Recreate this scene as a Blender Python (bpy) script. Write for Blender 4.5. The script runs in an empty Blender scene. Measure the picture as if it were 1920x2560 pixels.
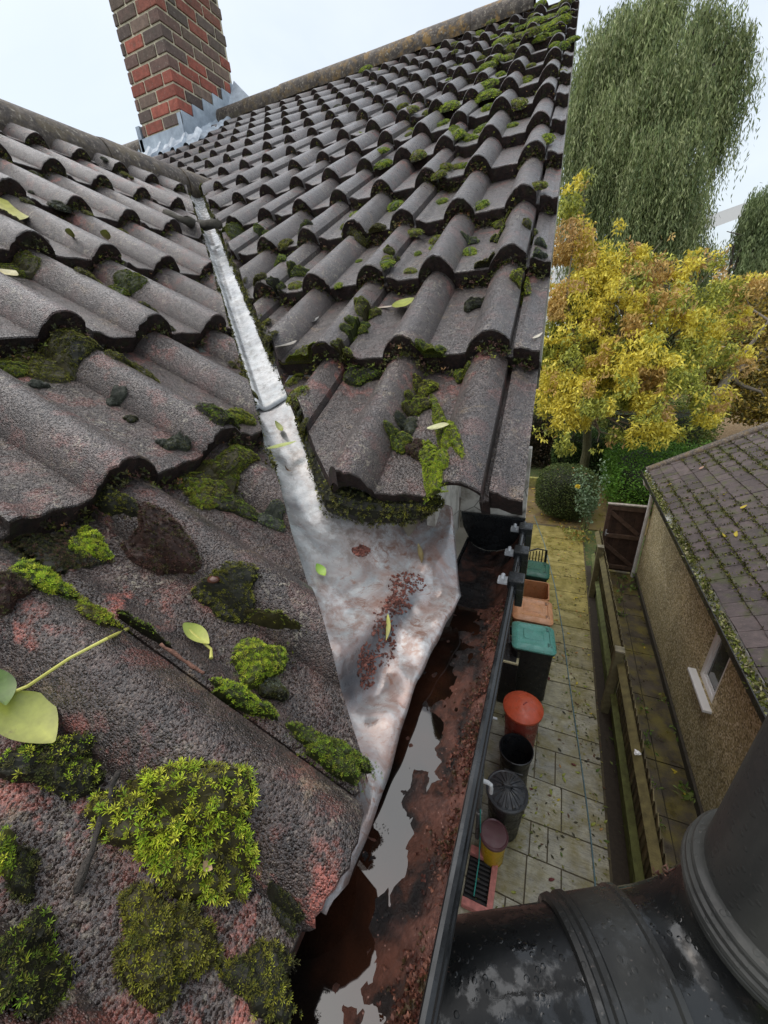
import bpy, bmesh, math, random
import numpy as np
from mathutils import Vector, Matrix
random.seed(7); RNG = np.random.default_rng(7)
SC = bpy.context.scene; COL = SC.collection
R = math.radians
H = 4.95                                             # the camera's height above the paving

# ---------------------------------------------------------------- camera
RM = np.array([[0.91865475, 0.38902342, -0.06880563], [0.10852055, -0.41595592, -0.90288646], [-0.37986409, 0.82197412, -0.42433693]])
FPX = 955.6
cam_d = bpy.data.cameras.new('camera'); cam = bpy.data.objects.new('camera', cam_d); COL.objects.link(cam)
mw = Matrix.Identity(4)
for i in range(3):
    mw[i][0] = RM[0][i]; mw[i][1] = -RM[1][i]; mw[i][2] = -RM[2][i]
mw[2][3] = H
cam.matrix_world = mw
cam_d.sensor_fit = 'HORIZONTAL'; cam_d.sensor_width = 36.0; cam_d.lens = FPX / 1920 * 36
cam_d.clip_start = 0.01; cam_d.clip_end = 500
SC.camera = cam

# ---------------------------------------------------------------- light
SC.view_settings.view_transform = 'Standard'; SC.view_settings.look = 'None'
SC.view_settings.exposure = 0.55; SC.view_settings.gamma = 1.0
SUN_EL, SUN_AZ = R(66), R(-100)                       # a weak sun behind cloud
w = bpy.data.worlds.new('World'); SC.world = w; w.use_nodes = True
nt = w.node_tree; nt.nodes.clear()
sky = nt.nodes.new('ShaderNodeTexSky'); sky.sky_type = 'NISHITA'; sky.sun_disc = False
sky.sun_elevation = SUN_EL; sky.sun_rotation = SUN_AZ; sky.air_density = 1.0; sky.dust_density = 4.0
b1 = nt.nodes.new('ShaderNodeBackground'); b1.inputs[1].default_value = 0.05
nt.links.new(sky.outputs[0], b1.inputs[0])
tc = nt.nodes.new('ShaderNodeTexCoord'); mp = nt.nodes.new('ShaderNodeMapping')
mp.inputs['Scale'].default_value = (1, 1, 2.2)
nt.links.new(tc.outputs['Generated'], mp.inputs[0])
nz = nt.nodes.new('ShaderNodeTexNoise'); nz.inputs['Scale'].default_value = 2.3; nz.inputs['Detail'].default_value = 5; nz.inputs['Distortion'].default_value = .4
nt.links.new(mp.outputs[0], nz.inputs['Vector'])
rp = nt.nodes.new('ShaderNodeValToRGB')
rp.color_ramp.elements[0].position = .34; rp.color_ramp.elements[0].color = (.66, .72, .76, 1)
rp.color_ramp.elements[1].position = .66; rp.color_ramp.elements[1].color = (.80, .84, .86, 1)
nt.links.new(nz.outputs[0], rp.inputs[0])
b2 = nt.nodes.new('ShaderNodeBackground'); b2.inputs[1].default_value = 0.64
nt.links.new(rp.outputs[0], b2.inputs[0])
ad = nt.nodes.new('ShaderNodeAddShader'); wo = nt.nodes.new('ShaderNodeOutputWorld')
nt.links.new(b1.outputs[0], ad.inputs[0]); nt.links.new(b2.outputs[0], ad.inputs[1]); nt.links.new(ad.outputs[0], wo.inputs[0])
sd = bpy.data.lights.new('sun', 'SUN'); sd.energy = 1.2; sd.angle = R(80); sd.color = (1, .97, .93)
so = bpy.data.objects.new('sun', sd); COL.objects.link(so); so.location = (0, 0, 20)
so.rotation_euler = Vector((math.cos(SUN_EL) * math.sin(SUN_AZ), math.cos(SUN_EL) * math.cos(SUN_AZ), math.sin(SUN_EL))).to_track_quat('Z', 'Y').to_euler()
SC.cycles.max_bounces = 6; SC.cycles.transparent_max_bounces = 6
try: SC.cycles.use_denoising = True
except Exception: pass

# ---------------------------------------------------------------- places: image point -> point on a real surface (camera-relative)
def ray(x, y): return RM.T @ np.array([(x - 960) / FPX, (y - 1280) / FPX, 1.])
def atz(x, y, z): r = ray(x, y); return r * z / r[2]
def aty(x, y, Y): r = ray(x, y); return r * Y / r[1]
def onp(x, y, n, d): r = ray(x, y); return r * d / np.dot(n, r)
D2P = 1920 / 1659.0

# ---------------------------------------------------------------- mesh helpers
def mk(name, V, F, mat=None, parent=None, col=None, smooth=False, midx=None, org=None):
    """V verts in camera-relative metres; F list of faces or an (n,k) array -> one mesh object"""
    V = np.asarray(V, float).reshape(-1, 3).copy()
    V[:, 2] += H
    if org is not None: V -= np.asarray(org)
    me = bpy.data.meshes.new(name)
    if isinstance(F, np.ndarray):
        k = F.shape[1]; tot = F.shape[0]
        me.vertices.add(len(V)); me.vertices.foreach_set('co', V.astype(np.float32).ravel())
        me.loops.add(tot * k); me.loops.foreach_set('vertex_index', F.astype(np.int32).ravel())
        me.polygons.add(tot)
        me.polygons.foreach_set('loop_start', np.arange(0, tot * k, k, dtype=np.int32))
        me.polygons.foreach_set('loop_total', np.full(tot, k, np.int32))
        me.update(calc_edges=True)
    else:
        me.from_pydata(V.tolist(), [], F); me.update()
    me.validate()
    if col is not None:
        c = np.ones((len(V), 4), np.float32); cc = np.asarray(col, np.float32)
        c[:, :cc.shape[-1]] = cc
        a = me.attributes.new('Col', 'FLOAT_COLOR', 'POINT'); a.data.foreach_set('color', c.ravel())
    mats = mat if isinstance(mat, (list, tuple)) else [mat]
    for m in mats:
        if m: me.materials.append(m)
    if midx is not None: me.polygons.foreach_set('material_index', np.asarray(midx, np.int32))
    me.polygons.foreach_set('use_smooth', np.full(len(me.polygons), smooth))
    o = bpy.data.objects.new(name, me); COL.objects.link(o)
    if parent is not None: o.parent = parent
    return o

class MB:
    """collects solids; verts are camera-relative unless built with an origin"""
    def __init__(s): s.v = []; s.f = []; s.c = []; s.m = []; s.n = 0
    def add(s, V, F, c=(1, 1, 1), m=0):
        V = np.asarray(V, float).reshape(-1, 3)
        s.v.append(V); s.f += [tuple(int(i) + s.n for i in f) for f in F]
        cc = np.asarray(c, float)
        s.c.append(np.broadcast_to(cc, (len(V), 3)) if cc.ndim == 1 else cc); s.m += [m] * len(F); s.n += len(V)
        return s
    def box(s, lo, hi, c=(1, 1, 1), bev=0.0, m=0, rot=None, about=None):
        lo = np.array(lo, float); hi = np.array(hi, float)
        if bev <= 0:
            V = [(x, y, z) for z in (lo[2], hi[2]) for y in (lo[1], hi[1]) for x in (lo[0], hi[0])]
            F = [(0, 2, 3, 1), (4, 5, 7, 6), (0, 1, 5, 4), (2, 6, 7, 3), (0, 4, 6, 2), (1, 3, 7, 5)]
        else:
            bm = bmesh.new(); bmesh.ops.create_cube(bm, size=1)
            for v in bm.verts: v.co = Vector([(lo[i] + hi[i]) / 2 + v.co[i] * (hi[i] - lo[i]) for i in range(3)])
            bmesh.ops.bevel(bm, geom=bm.edges[:], offset=bev, segments=2, profile=.6, affect='EDGES')
            bm.verts.index_update()
            V = [tuple(v.co) for v in bm.verts]; F = [tuple(v.index for v in f.verts) for f in bm.faces]; bm.free()
        V = np.array(V)
        if rot is not None:
            ab = np.array(about if about is not None else (lo + hi) / 2); V = (V - ab) @ np.array(rot).T + ab
        return s.add(V, F, c, m)
    def tube(s, P, r, c=(1, 1, 1), k=10, m=0, cap=True):
        P = [Vector(p) for p in P]; n = len(P); rr = r if hasattr(r, '__len__') else [r] * n
        V = []; up = None
        for i, p in enumerate(P):
            t = (P[min(i + 1, n - 1)] - P[max(i - 1, 0)]).normalized()
            if up is None:
                up = Vector((0, 0, 1)) if abs(t.z) < .9 else Vector((1, 0, 0))
            a = (up - t * up.dot(t)).normalized(); up = a; b = t.cross(a)
            V += [tuple(p + (a * math.cos(q) + b * math.sin(q)) * rr[i]) for q in [2 * math.pi * j / k for j in range(k)]]
        F = [(i * k + j, i * k + (j + 1) % k, (i + 1) * k + (j + 1) % k, (i + 1) * k + j) for i in range(n - 1) for j in range(k)]
        if cap: F += [tuple(range(k))[::-1], tuple(range((n - 1) * k, n * k))]
        return s.add(V, F, c, m)
    def lathe(s, prof, ctr, c=(1, 1, 1), k=32, m=0, axis=None, closed=False, wob=None):
        """prof: (radius, height) pairs"""
        V = []; n = len(prof)
        for i, (r, z) in enumerate(prof):
            for j in range(k):
                q = 2 * math.pi * j / k; rr = r * (wob(q, i) if wob else 1)
                V.append((rr * math.cos(q), rr * math.sin(q), z))
        V = np.array(V)
        if axis is not None:
            rotm = Vector((0, 0, 1)).rotation_difference(Vector(axis)).to_matrix(); V = V @ np.array(rotm).T
        V = V + np.array(ctr)
        F = [(i * k + j, i * k + (j + 1) % k, (i + 1) * k + (j + 1) % k, (i + 1) * k + j) for i in range(n - 1) for j in range(k)]
        if prof[0][0] > 1e-6 and not closed: F.append(tuple(range(k))[::-1])
        if prof[-1][0] > 1e-6 and not closed: F.append(tuple(range((n - 1) * k, n * k)))
        return s.add(V, F, c, m)
    def prism(s, poly, d0, d1, c=(1, 1, 1), m=0):
        """poly: 3-D points of one end; swept from +d0 to +d1 (vectors)"""
        n = len(poly); P = np.array(poly, float)
        V = np.concatenate([P + np.array(d0), P + np.array(d1)])
        F = [tuple(range(n))[::-1], tuple(range(n, 2 * n))] + [(i, (i + 1) % n, n + (i + 1) % n, n + i) for i in range(n)]
        return s.add(V, F, c, m)
    def build(s, name, mat, parent=None, smooth=False, org=None, loc=None):
        V = np.concatenate(s.v); C = np.concatenate(s.c)
        if org is None and parent is not None and parent.get('org') is not None: org = list(parent['org'])
        o = mk(name, V, s.f, mat, parent, C, smooth, s.m if isinstance(mat, (list, tuple)) else None, org)
        return o

def tag(o, label=None, cat=None, group=None, kind=None):
    if label: o['label'] = label
    if cat: o['category'] = cat
    if group: o['group'] = group
    if kind: o['kind'] = kind
    return o
def thing(name, loc, label, cat, group=None):
    """an Empty at the thing's base; loc camera-relative"""
    o = bpy.data.objects.new(name, None); COL.objects.link(o); o.empty_display_size = .05
    o.location = (loc[0], loc[1], loc[2] + H)
    o['org'] = [loc[0], loc[1], loc[2] + H]
    return tag(o, label, cat, group)
def sub(o): return list(o.parent['org']) if o.parent is not None and o.parent.get('org') is not None else None
def autosmooth(o, ang=35):
    me = o.data
    me.polygons.foreach_set('use_smooth', np.full(len(me.polygons), True))
    bm = bmesh.new(); bm.from_mesh(me); lim = R(ang)
    for e in bm.edges:
        if len(e.link_faces) == 2:
            e.smooth = e.calc_face_angle(3) < lim
        else: e.smooth = False
    bm.to_mesh(me); bm.free(); return o

# ---------------------------------------------------------------- materials
class NT:
    def __init__(s, name):
        s.m = bpy.data.materials.new(name); s.m.use_nodes = True; s.t = s.m.node_tree
        s.b = s.t.nodes['Principled BSDF']; s.co = s.t.nodes.new('ShaderNodeTexCoord').outputs['Object']
    def L(s, a, b): s.t.links.new(a, b)
    def put(s, sock, v):
        if hasattr(v, 'is_linked') or isinstance(v, bpy.types.NodeSocket): s.L(v, sock)
        elif isinstance(v, (tuple, list)): sock.default_value = tuple(v) + ((1,) if len(v) == 3 and len(sock.default_value) == 4 else ())
        else: sock.default_value = v
    def noise(s, sc, det=4, rough=.55, dist=0., vec=None, out=0):
        n = s.t.nodes.new('ShaderNodeTexNoise'); n.inputs['Scale'].default_value = sc; n.inputs['Detail'].default_value = det
        n.inputs['Roughness'].default_value = rough; n.inputs['Distortion'].default_value = dist
        s.L(vec if vec is not None else s.co, n.inputs['Vector']); return n.outputs[out]
    def voro(s, sc, feat='F1', out='Distance', vec=None, rnd=1.):
        n = s.t.nodes.new('ShaderNodeTexVoronoi'); n.feature = feat; n.inputs['Scale'].default_value = sc; n.inputs['Randomness'].default_value = rnd
        s.L(vec if vec is not None else s.co, n.inputs['Vector']); return n.outputs[out]
    def scale(s, v3):
        n = s.t.nodes.new('ShaderNodeMapping'); n.inputs['Scale'].default_value = v3; s.L(s.co, n.inputs[0]); return n.outputs[0]
    def ramp(s, f, pts, mode='LINEAR'):
        n = s.t.nodes.new('ShaderNodeValToRGB'); n.color_ramp.interpolation = mode
        e = n.color_ramp.elements
        while len(e) < len(pts): e.new(.5)
        for i, (p, c) in enumerate(pts):
            e[i].position = p; c = (c, c, c) if not hasattr(c, '__len__') else c; e[i].color = tuple(c) + (1,)
        s.L(f, n.inputs[0]); return n.outputs[0]
    def mix(s, f, a, b, mode='MIX'):
        n = s.t.nodes.new('ShaderNodeMix'); n.data_type = 'RGBA'; n.blend_type = mode
        s.put(n.inputs[0], f); s.put(n.inputs[6], a); s.put(n.inputs[7], b); return n.outputs[2]
    def math(s, op, a, b=0., c=0.):
        n = s.t.nodes.new('ShaderNodeMath'); n.operation = op
        for i, x in enumerate((a, b, c)): s.put(n.inputs[i], x)
        return n.outputs[0]
    def attr(s, ch=None):
        n = s.t.nodes.new('ShaderNodeAttribute'); n.attribute_name = 'Col'
        if ch is None: return n.outputs['Color']
        q = s.t.nodes.new('ShaderNodeSeparateColor'); s.L(n.outputs['Color'], q.inputs[0]); return q.outputs[ch]
    def bump(s, h, st=.5, d=.002, prev=None):
        n = s.t.nodes.new('ShaderNodeBump'); n.inputs['Strength'].default_value = st; n.inputs['Distance'].default_value = d
        s.L(h, n.inputs['Height'])
        if prev is not None: s.L(prev, n.inputs['Normal'])
        return n.outputs[0]
    def done(s, col=None, rough=None, nrm=None, **kw):
        if col is not None: s.put(s.b.inputs['Base Color'], col)
        if rough is not None: s.put(s.b.inputs['Roughness'], rough)
        if nrm is not None: s.L(nrm, s.b.inputs['Normal'])
        for k, v in kw.items(): s.put(s.b.inputs[k.replace('_', ' ')], v)
        return s.m

def simple(name, col, rough=.5, var=.25, sc=12, bump=0., bsc=150, **kw):
    n = NT(name); f = n.noise(sc, 5)
    c = n.mix(f, tuple(x * (1 - var) for x in col), tuple(min(1, x * (1 + var)) for x in col))
    nr = n.bump(n.noise(bsc, 3), bump, .002) if bump else None
    return n.done(c, rough, nr, **kw)
def vcol(name, rough=.6, var=.3, sc=30, bump=0., bsc=200, bd=.002, **kw):
    """colour from the mesh, broken up by noise"""
    n = NT(name); f = n.noise(sc, 5)
    k = n.ramp(f, [(.25, 1 - var), (.75, 1 + var)])
    c = n.mix(1., n.attr(), k, 'MULTIPLY')
    nr = n.bump(n.noise(bsc, 3), bump, bd) if bump else None
    return n.done(c, rough, nr, **kw)

def tile_mat():
    n = NT('concrete_tile')
    a = n.noise(5, 6, .6); b = n.noise(38, 5, .6); g = n.noise(420, 3, .65); v = n.voro(620); vc = n.voro(620, 'F1', 'Color'); sv = n.t.nodes.new('ShaderNodeSeparateColor'); n.L(vc, sv.inputs[0])
    dome = n.math('MULTIPLY', n.ramp(v, [(.0, 1.), (.70, .0)]), n.ramp(sv.outputs[1], [(.35, .1), (.9, 1.)]))
    base = n.ramp(n.math('ADD', n.math('MULTIPLY', a, .55), n.math('MULTIPLY', b, .45)),
                  [(.33, (.036, .026, .022)), (.48, (.070, .054, .048)), (.60, (.108, .086, .078)), (.72, (.155, .125, .105))])
    base = n.mix(n.math('MULTIPLY', n.attr('Red'), .9), base, (.165, .150, .148))        # drier, paler up the slope
    base = n.mix(n.math('MULTIPLY', n.attr('Blue'), .8), base, n.ramp(b, [(.35, (.022, .014, .012)), (.55, (.058, .036, .029)), (.72, (.12, .080, .058))]))
    base = n.mix(n.ramp(n.noise(17, 4), [(.54, 0.), (.72, .40)]), base, (.18, .115, .105))
    base = n.mix(n.ramp(n.noise(21, 6, .65, .6), [(.60, 0.), (.69, .5)]), base, (.30, .215, .13))   # tan lichen stain
    wear_shade = n.math('MULTIPLY', n.attr('Green'), n.ramp(n.noise(24, 5, .65), [(.52, 0.), (.62, 1.)]))
    base = n.mix(wear_shade, base, n.mix(g, (.30, .075, .05), (.50, .17, .13)))               # worn to the red body
    lich = n.math('MULTIPLY', n.ramp(n.noise(120, 4, .6, .8), [(.55, 0.), (.63, 1.)]), n.ramp(n.noise(9, 3), [(.48, 0.), (.62, .55)]))
    base = n.mix(lich, base, (.46, .41, .31))
    spk = n.ramp(n.noise(620, 2), [(.32, .35), (.45, .95), (.58, 1.), (.72, 1.7)])
    base = n.mix(1., base, spk, 'MULTIPLY')
    dark = n.ramp(n.voro(70), [(.06, 1.), (.14, 0.)])
    base = n.mix(n.math('MULTIPLY', dark, n.ramp(n.noise(11), [(.5, 0.), (.6, .8)])), base, (.02, .019, .016))
    base = n.mix(n.ramp(sv.outputs[0], [(.86, 0.), (.93, .35)]), base, (.28, .22, .18)); base = n.mix(n.ramp(sv.outputs[2], [(.72, 0.), (.80, .6)]), base, (.025, .022, .022))
    h = n.math('ADD', n.math('MULTIPLY', g, .55), dome)
    nr = n.bump(h, 1., .0030); nr = n.bump(n.noise(60, 5, .7), .2, .004, nr); n.L(nr, n.b.inputs['Coat Normal'])
    return n.done(base, n.ramp(n.noise(60, 4), [(.3, .24), (.7, .50)]), nr, Specular_IOR_Level=.5, Coat_Weight=.6, Coat_Roughness=.22)
def front_mat():
    n = NT('tile_edge_grime')
    f = n.noise(90, 6, .7); c = n.ramp(f, [(.3, (.006, .004, .004)), (.55, (.028, .013, .010)), (.75, (.07, .028, .02))])
    c = n.mix(n.ramp(n.noise(35, 4), [(.55, 0.), (.7, .8)]), c, (.03, .034, .010))
    return n.done(c, .8, n.bump(n.noise(160, 5, .7), 1., .006))
def lead_mat():
    n = NT('wet_lead')
    a = n.noise(9, 6, .65, .8); b = n.noise(50, 5, .6)
    c = n.ramp(a, [(.32, (.24, .265, .285)), (.5, (.47, .50, .51)), (.66, (.66, .67, .67))])
    rust = n.ramp(n.noise(14, 6, .7, 1.2), [(.36, 0.), (.60, .8)])
    c = n.mix(n.math('MULTIPLY', rust, n.attr('Red')), c, (.34, .21, .17))
    c = n.mix(n.math('MULTIPLY', n.ramp(n.noise(42, 6, .7, 1.5), [(.56, 0.), (.64, .8)]), n.attr('Red')), c, (.26, .14, .10))
    c = n.mix(n.ramp(n.noise(26, 4, .6), [(.60, 0.), (.72, .6)]), c, (.62, .64, .64))
    c = n.mix(n.math('MULTIPLY', n.ramp(n.noise(60, 5, .7), [(.45, 0.), (.62, .7)]), n.ramp(n.noise(8, 4), [(.4, .2), (.6, 1.)])), c, n.mix(n.attr('Red'), (.16, .17, .16), (.24, .13, .09)))
    c = n.mix(n.attr('Green'), c, (.05, .06, .03)); c = n.mix(n.math('MULTIPLY', n.attr('Blue'), n.ramp(n.noise(40, 4), [(.3, .65), (.7, 1.)])), c, (.075, .09, .105))  # green channel is moss; blue channel paints the shaded face of the fold
    return n.done(c, n.ramp(b, [(.35, .12), (.65, .34)]), n.bump(n.noise(34, 5, .6), .2, .004), Metallic=.2)
def plastic(name, c=(.012, .013, .014), rough=.22):
    n = NT(name); f = n.noise(22, 6, .6)
    cc = n.mix(n.ramp(f, [(.5, 0.), (.7, .5)]), c, tuple(x * 3 + .015 for x in c))
    return n.done(cc, n.ramp(n.noise(55, 5), [(.35, rough * .5), (.65, rough * 1.8)]), n.bump(n.noise(140, 3), .15, .001))
def wet_pipe_mat():
    """black plastic; rain lies on it in patches"""
    n = NT('wet_black_plastic'); f = n.math('ADD', n.math('MULTIPLY', n.noise(24, 3, .5), .55), n.math('MULTIPLY', n.noise(75, 4, .6), .45))
    wet = n.math('MULTIPLY', n.ramp(f, [(.50, 0.), (.56, 1.)]), n.math('ADD', .12, n.math('MULTIPLY', n.attr('Red'), .88)))
    c = n.mix(n.ramp(n.noise(7, 5), [(.4, 0.), (.75, .6)]), (.007, .0075, .008), (.030, .031, .027))
    c = n.mix(n.attr('Red'), n.mix(n.ramp(n.noise(9, 5, .6, 0, n.scale((1, 1, .15))), [(.4, 0.), (.7, 1.)]), (.030, .031, .030), (.085, .086, .078)), c)
    c = n.mix(n.ramp(n.noise(240, 2), [(.70, 0.), (.76, .5)]), c, (.12, .10, .09))
    return n.done(c, n.mix(wet, n.mix(n.attr('Red'), (.55,) * 3, (.30,) * 3), (.08,) * 3), n.bump(n.ramp(n.voro(130), [(.0, 1.), (.22, .8), (.30, 0.)]), .35, .0012, n.bump(f, .5, .0012)), Specular_IOR_Level=n.math('ADD', .22, n.math('MULTIPLY', wet, .36)))
def moss_mat():
    n = NT('moss'); f = n.noise(160, 3)
    c = n.mix(1., n.attr(), n.ramp(f, [(.3, .65), (.7, 1.3)]), 'MULTIPLY')
    return n.done(c, .55, None, Specular_IOR_Level=.3)
def leaf_mat(name, tr=.25, rough=.5):
    n = NT(name); c = n.attr(); n.done(c, rough, None, Specular_IOR_Level=.3)
    t = n.t.nodes.new('ShaderNodeBsdfTranslucent'); n.L(c, t.inputs[0]); mx = n.t.nodes.new('ShaderNodeMixShader'); mx.inputs[0].default_value = tr
    out = n.t.nodes['Material Output']; n.L(n.b.outputs[0], mx.inputs[1]); n.L(t.outputs[0], mx.inputs[2]); n.L(mx.outputs[0], out.inputs[0])
    return n.m
M = {}
M['tile'] = tile_mat(); M['front'] = front_mat(); M['lead'] = lead_mat(); M['black'] = plastic('black_plastic')
M['pipe'] = wet_pipe_mat(); M['moss'] = moss_mat(); M['leaf'] = leaf_mat('leaf'); M['vc'] = vcol('painted', .5, .22, 20)
M['vcr'] = vcol('rough_coloured', .8, .3, 25, .6, 120, .004); M['wood'] = vcol('mossy_wood', .75, .45, 14, .7, 90, .004)
bn = NT('bin_plastic'); f = bn.noise(9, 6, .7); cc = bn.mix(1., bn.attr(), bn.ramp(f, [(.25, .72), (.75, 1.2)]), 'MULTIPLY'); cc = bn.mix(bn.ramp(bn.noise(30, 5, .7), [(.56, 0.), (.70, .45)]), cc, (.10, .085, .05))
M['bin'] = bn.done(cc, bn.ramp(bn.noise(14, 5), [(.35, .22), (.65, .6)]), bn.bump(bn.noise(120, 3), .15, .001))
M['white'] = simple('white_upvc', (.86, .87, .86), .35, .08)
# ================================================================ the house: two tiled slopes meeting in a lead valley
PL, XL, ZL, GL, YL = .5499, -.1956, -.3185, .3329, .4002
PR, YR, ZR, GR, RR = .5389, .4672, -.2059, .3110, -.1480
SP, XV, VS = .1626, -.0231, -.0336
CL, SL, CR, SR = math.cos(PL), math.sin(PL), math.cos(PR), math.sin(PR)
NL = np.array([SL, 0, CL]); DL = NL @ np.array([XL, 0, ZL]); NRR = np.array([0, -SR, CR]); DRR = NRR @ np.array([0, YR, ZR])
FL = [-.091] + [k * GL for k in range(1, 9)]
FR = [k * GR for k in range(0, 17)]
KL, KR = 6.75, 14.2
T = .037
def prof(q):
    q = np.asarray(q, float) % (2 * SP); h = np.zeros_like(q)
    def arch(t): return .042 * np.sin(np.pi * np.clip(t, 0, 1)) ** .70
    m = q < .0762; h = np.where(m, arch(q / .087), h)
    h = np.where((q >= .0762) & (q < .0828), -.007, h)
    h = np.where((q >= .0828) & (q < .094), .010, h)
    h = np.where((q >= .094) & (q < .112), .010 * (1 - (q - .094) / .018), h)
    h = np.where((q >= SP) & (q < SP + .086), arch((q - SP) / .086), h)
    return h
def arch_(t): return .042 * np.sin(np.pi * np.clip(t, 0, 1)) ** .70
def plL(u, w, h): return np.stack([XL - w * CL + h * SL, u + 0 * w, ZL + w * SL + h * CL], -1)
def plR(u, w, h): return np.stack([u + VS * w * CR, YR + w * CR - h * SR, ZR + w * SR + h * CR], -1)
def hsurf(u, w, F, rb):
    k = max([i for i, f in enumerate(F) if f <= w] or [0]); fr = (w - F[k]) / (F[k + 1] - F[k])
    return float(prof(u - rb)) - T * min(max(fr, 0), 1)
def pixL(x, y, ex=0.):
    h = 0.
    for _ in range(6):
        P = onp(x, y, NL, DL + h); w = (XL - (P[0] - h * SL)) / CL; h = hsurf(P[1], w, FL, YL) + ex
    return P, P[1], w, h
def pixR(x, y, ex=0.):
    h = 0.
    for _ in range(6):
        P = onp(x, y, NRR, DRR + h); w = (P[1] + h * SR - YR) / CR; u = P[0] - VS * w * CR; h = hsurf(u, w, FR, RR) + ex
    return P, u, w, h
QS = np.unique(np.concatenate([[.0700, .0825, .0829, .0885, .094, .1, .106, .112, .125, .145],
     SP + .086 * (.5 - .5 * np.cos(np.pi * np.linspace(0, 1, 19))), [SP + .10, SP + .115, SP + .13, SP + .15], 2 * SP + .087 * .874 * (1 - np.cos(.5 * np.pi * np.linspace(0, 1, 15) ** .9)), [2 * SP + .0764]]))
def tile_slope(place, F, kmax, rb, ulo, uhi, clip_hi, pale, worn, seed, spots=None):
    rng = np.random.default_rng(seed); V = []; Fc = []; C = []; MI = []; n0 = 0
    m0 = math.floor((ulo - rb) / (2 * SP)) - 1; m1 = math.ceil((uhi - rb) / (2 * SP))
    for k in range(int(math.ceil(kmax))):
        w0 = F[k]; w1 = min(F[k + 1], kmax * (F[2] - F[1]))
        for m in range(m0, m1 + 1):
            u = rb + m * 2 * SP + QS
            if u[-1] < ulo or u[0] > uhi: continue
            h = prof(np.clip(QS, .0829, 2 * SP + .0755)); h[QS < .0828] = -.007; h[-1] = -.008
            h = np.where(QS > 2 * SP, arch_(np.clip((QS - 2 * SP) / .087, 0, .874)), h); h[-1] = -.009
            if clip_hi is not None:
                keep = u <= clip_hi
                if not keep.any(): continue
                full = keep.all(); u = u[keep]; h = h[keep]
                if not full and u[-1] < clip_hi: u = np.append(u, clip_hi); h = np.append(h, h[-1] if h[-1] > -.005 else 0.)
            du, dw, dh, tw = rng.normal(0, .0010), rng.normal(0, .0035), rng.normal(0, .0018), rng.normal(0, .006)
            nu = len(u); L = w1 - w0
            fr = [0, .004, .02, .3, .6, .80, .93, 1.0, 1.16] if not (spots is not None and k < 3) else [0, .004, .02] + list(np.linspace(.06, 1.0, 20)) + [1.16]
            ragged = rng.normal(0, .0016, nu)
            nz = np.convolve(rng.normal(0, .0016, nu + 4), np.ones(5) / 5, 'valid')
            rows = []; cols = []
            wear_t = worn * rng.random()
            for i, f in enumerate(fr):
                ww = np.full(nu, w0 + f * L) + (ragged + dw + tw * (u - u.mean())) * (1 if f < .1 else 0)
                hh = h - T * min(f, 1.2) + dh * (1 - f) + nz * (.5 + .5 * (i % 2)) - (.0035 if i == 0 else .001 if i == 1 else 0)
                rows.append(place(u + du, ww, hh))
                g = wear_t * (1. if .78 < f < 1.1 else .35) * (1.2 if True else 0)
                gg = np.full(nu, min(1., g))
                if spots is not None:
                    for (su, sw, sr) in spots: gg = np.maximum(gg, 1.15 * np.exp(-((u - su) ** 2 + (ww - sw) ** 2) / sr ** 2))
                cols.append(np.stack([np.full(nu, np.clip(pale(k), 0, 1)), gg, np.full(nu, (1., .45, .15)[min(k, 2)] if spots is not None else (.35 if k == 0 else .1))], -1))
            dz = np.where((h > .010) & (k == 0) & (clip_hi is not None) & (u > -.2), .017, T + .004)
            lower = place(u + du, np.full(nu, w0 + .004) + dw, h - dz - .0 + dh)
            V += rows + [lower]; C += cols + [cols[0]]
            nr = len(rows)
            for i in range(nr - 1):
                a = n0 + i * nu + np.arange(nu - 1)
                Fc.append(np.stack([a, a + 1, a + nu + 1, a + nu], -1)); MI += [0] * (nu - 1)
            a = n0 + np.arange(nu - 1); b = n0 + nr * nu + np.arange(nu - 1)
            Fc.append(np.stack([b, b + 1, a + 1, a], -1)); MI += [1] * (nu - 1)
            n0 += (nr + 1) * nu
    return np.concatenate(V), np.concatenate(Fc), np.concatenate(C), MI
def cut(o, co, no, drop=.026, keep_neg=True):
    """trim a slope along the valley and give the sawn tiles their thickness"""
    bm = bmesh.new(); bm.from_mesh(o.data)
    r = bmesh.ops.bisect_plane(bm, geom=bm.verts[:] + bm.edges[:] + bm.faces[:], plane_co=co, plane_no=no, clear_outer=keep_neg, clear_inner=not keep_neg)
    if drop:
        ed = [e for e in r['geom_cut'] if isinstance(e, bmesh.types.BMEdge) and all(f.material_index == 0 for f in e.link_faces)]
        x = bmesh.ops.extrude_edge_only(bm, edges=ed)
        for v in x['geom']:
            if isinstance(v, bmesh.types.BMVert): v.co.z -= drop
            elif isinstance(v, bmesh.types.BMFace): v.material_index = 1
    bm.to_mesh(o.data); bm.free()
house = thing('house', (0, 1, -H), 'brick house with wet brown concrete roman tiles, mossy, whose roof fills the photo', 'house')
def relorg(): return list(house['org'])
SPOTS = []                                          # where the near tiles are worn down to their red body
for x, y, r in ((262, 1302, .030), (470, 1262, .020), (312, 1345, .018), (135, 1795, .035), (60, 1900, .030), (185, 1720, .026), (565, 1958, .022), (645, 2010, .022), (430, 2195, .030), (520, 2185, .016), (140, 1170, .018), (100, 1700, .04), (20, 1400, .03), (230, 1265, .018), (345, 1300, .016), (690, 1900, .02), (60, 1960, .03), (275, 2120, .02), (560, 2010, .016)):
    _, a_, b_, _ = pixL(x * D2P, y * D2P); SPOTS.append((a_, b_, r))
V, F_, C, MI = tile_slope(plL, FL, KL, YL, -1.0, 2.5, None, lambda k: .02 + .13 * k, .7, 11, SPOTS)
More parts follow.
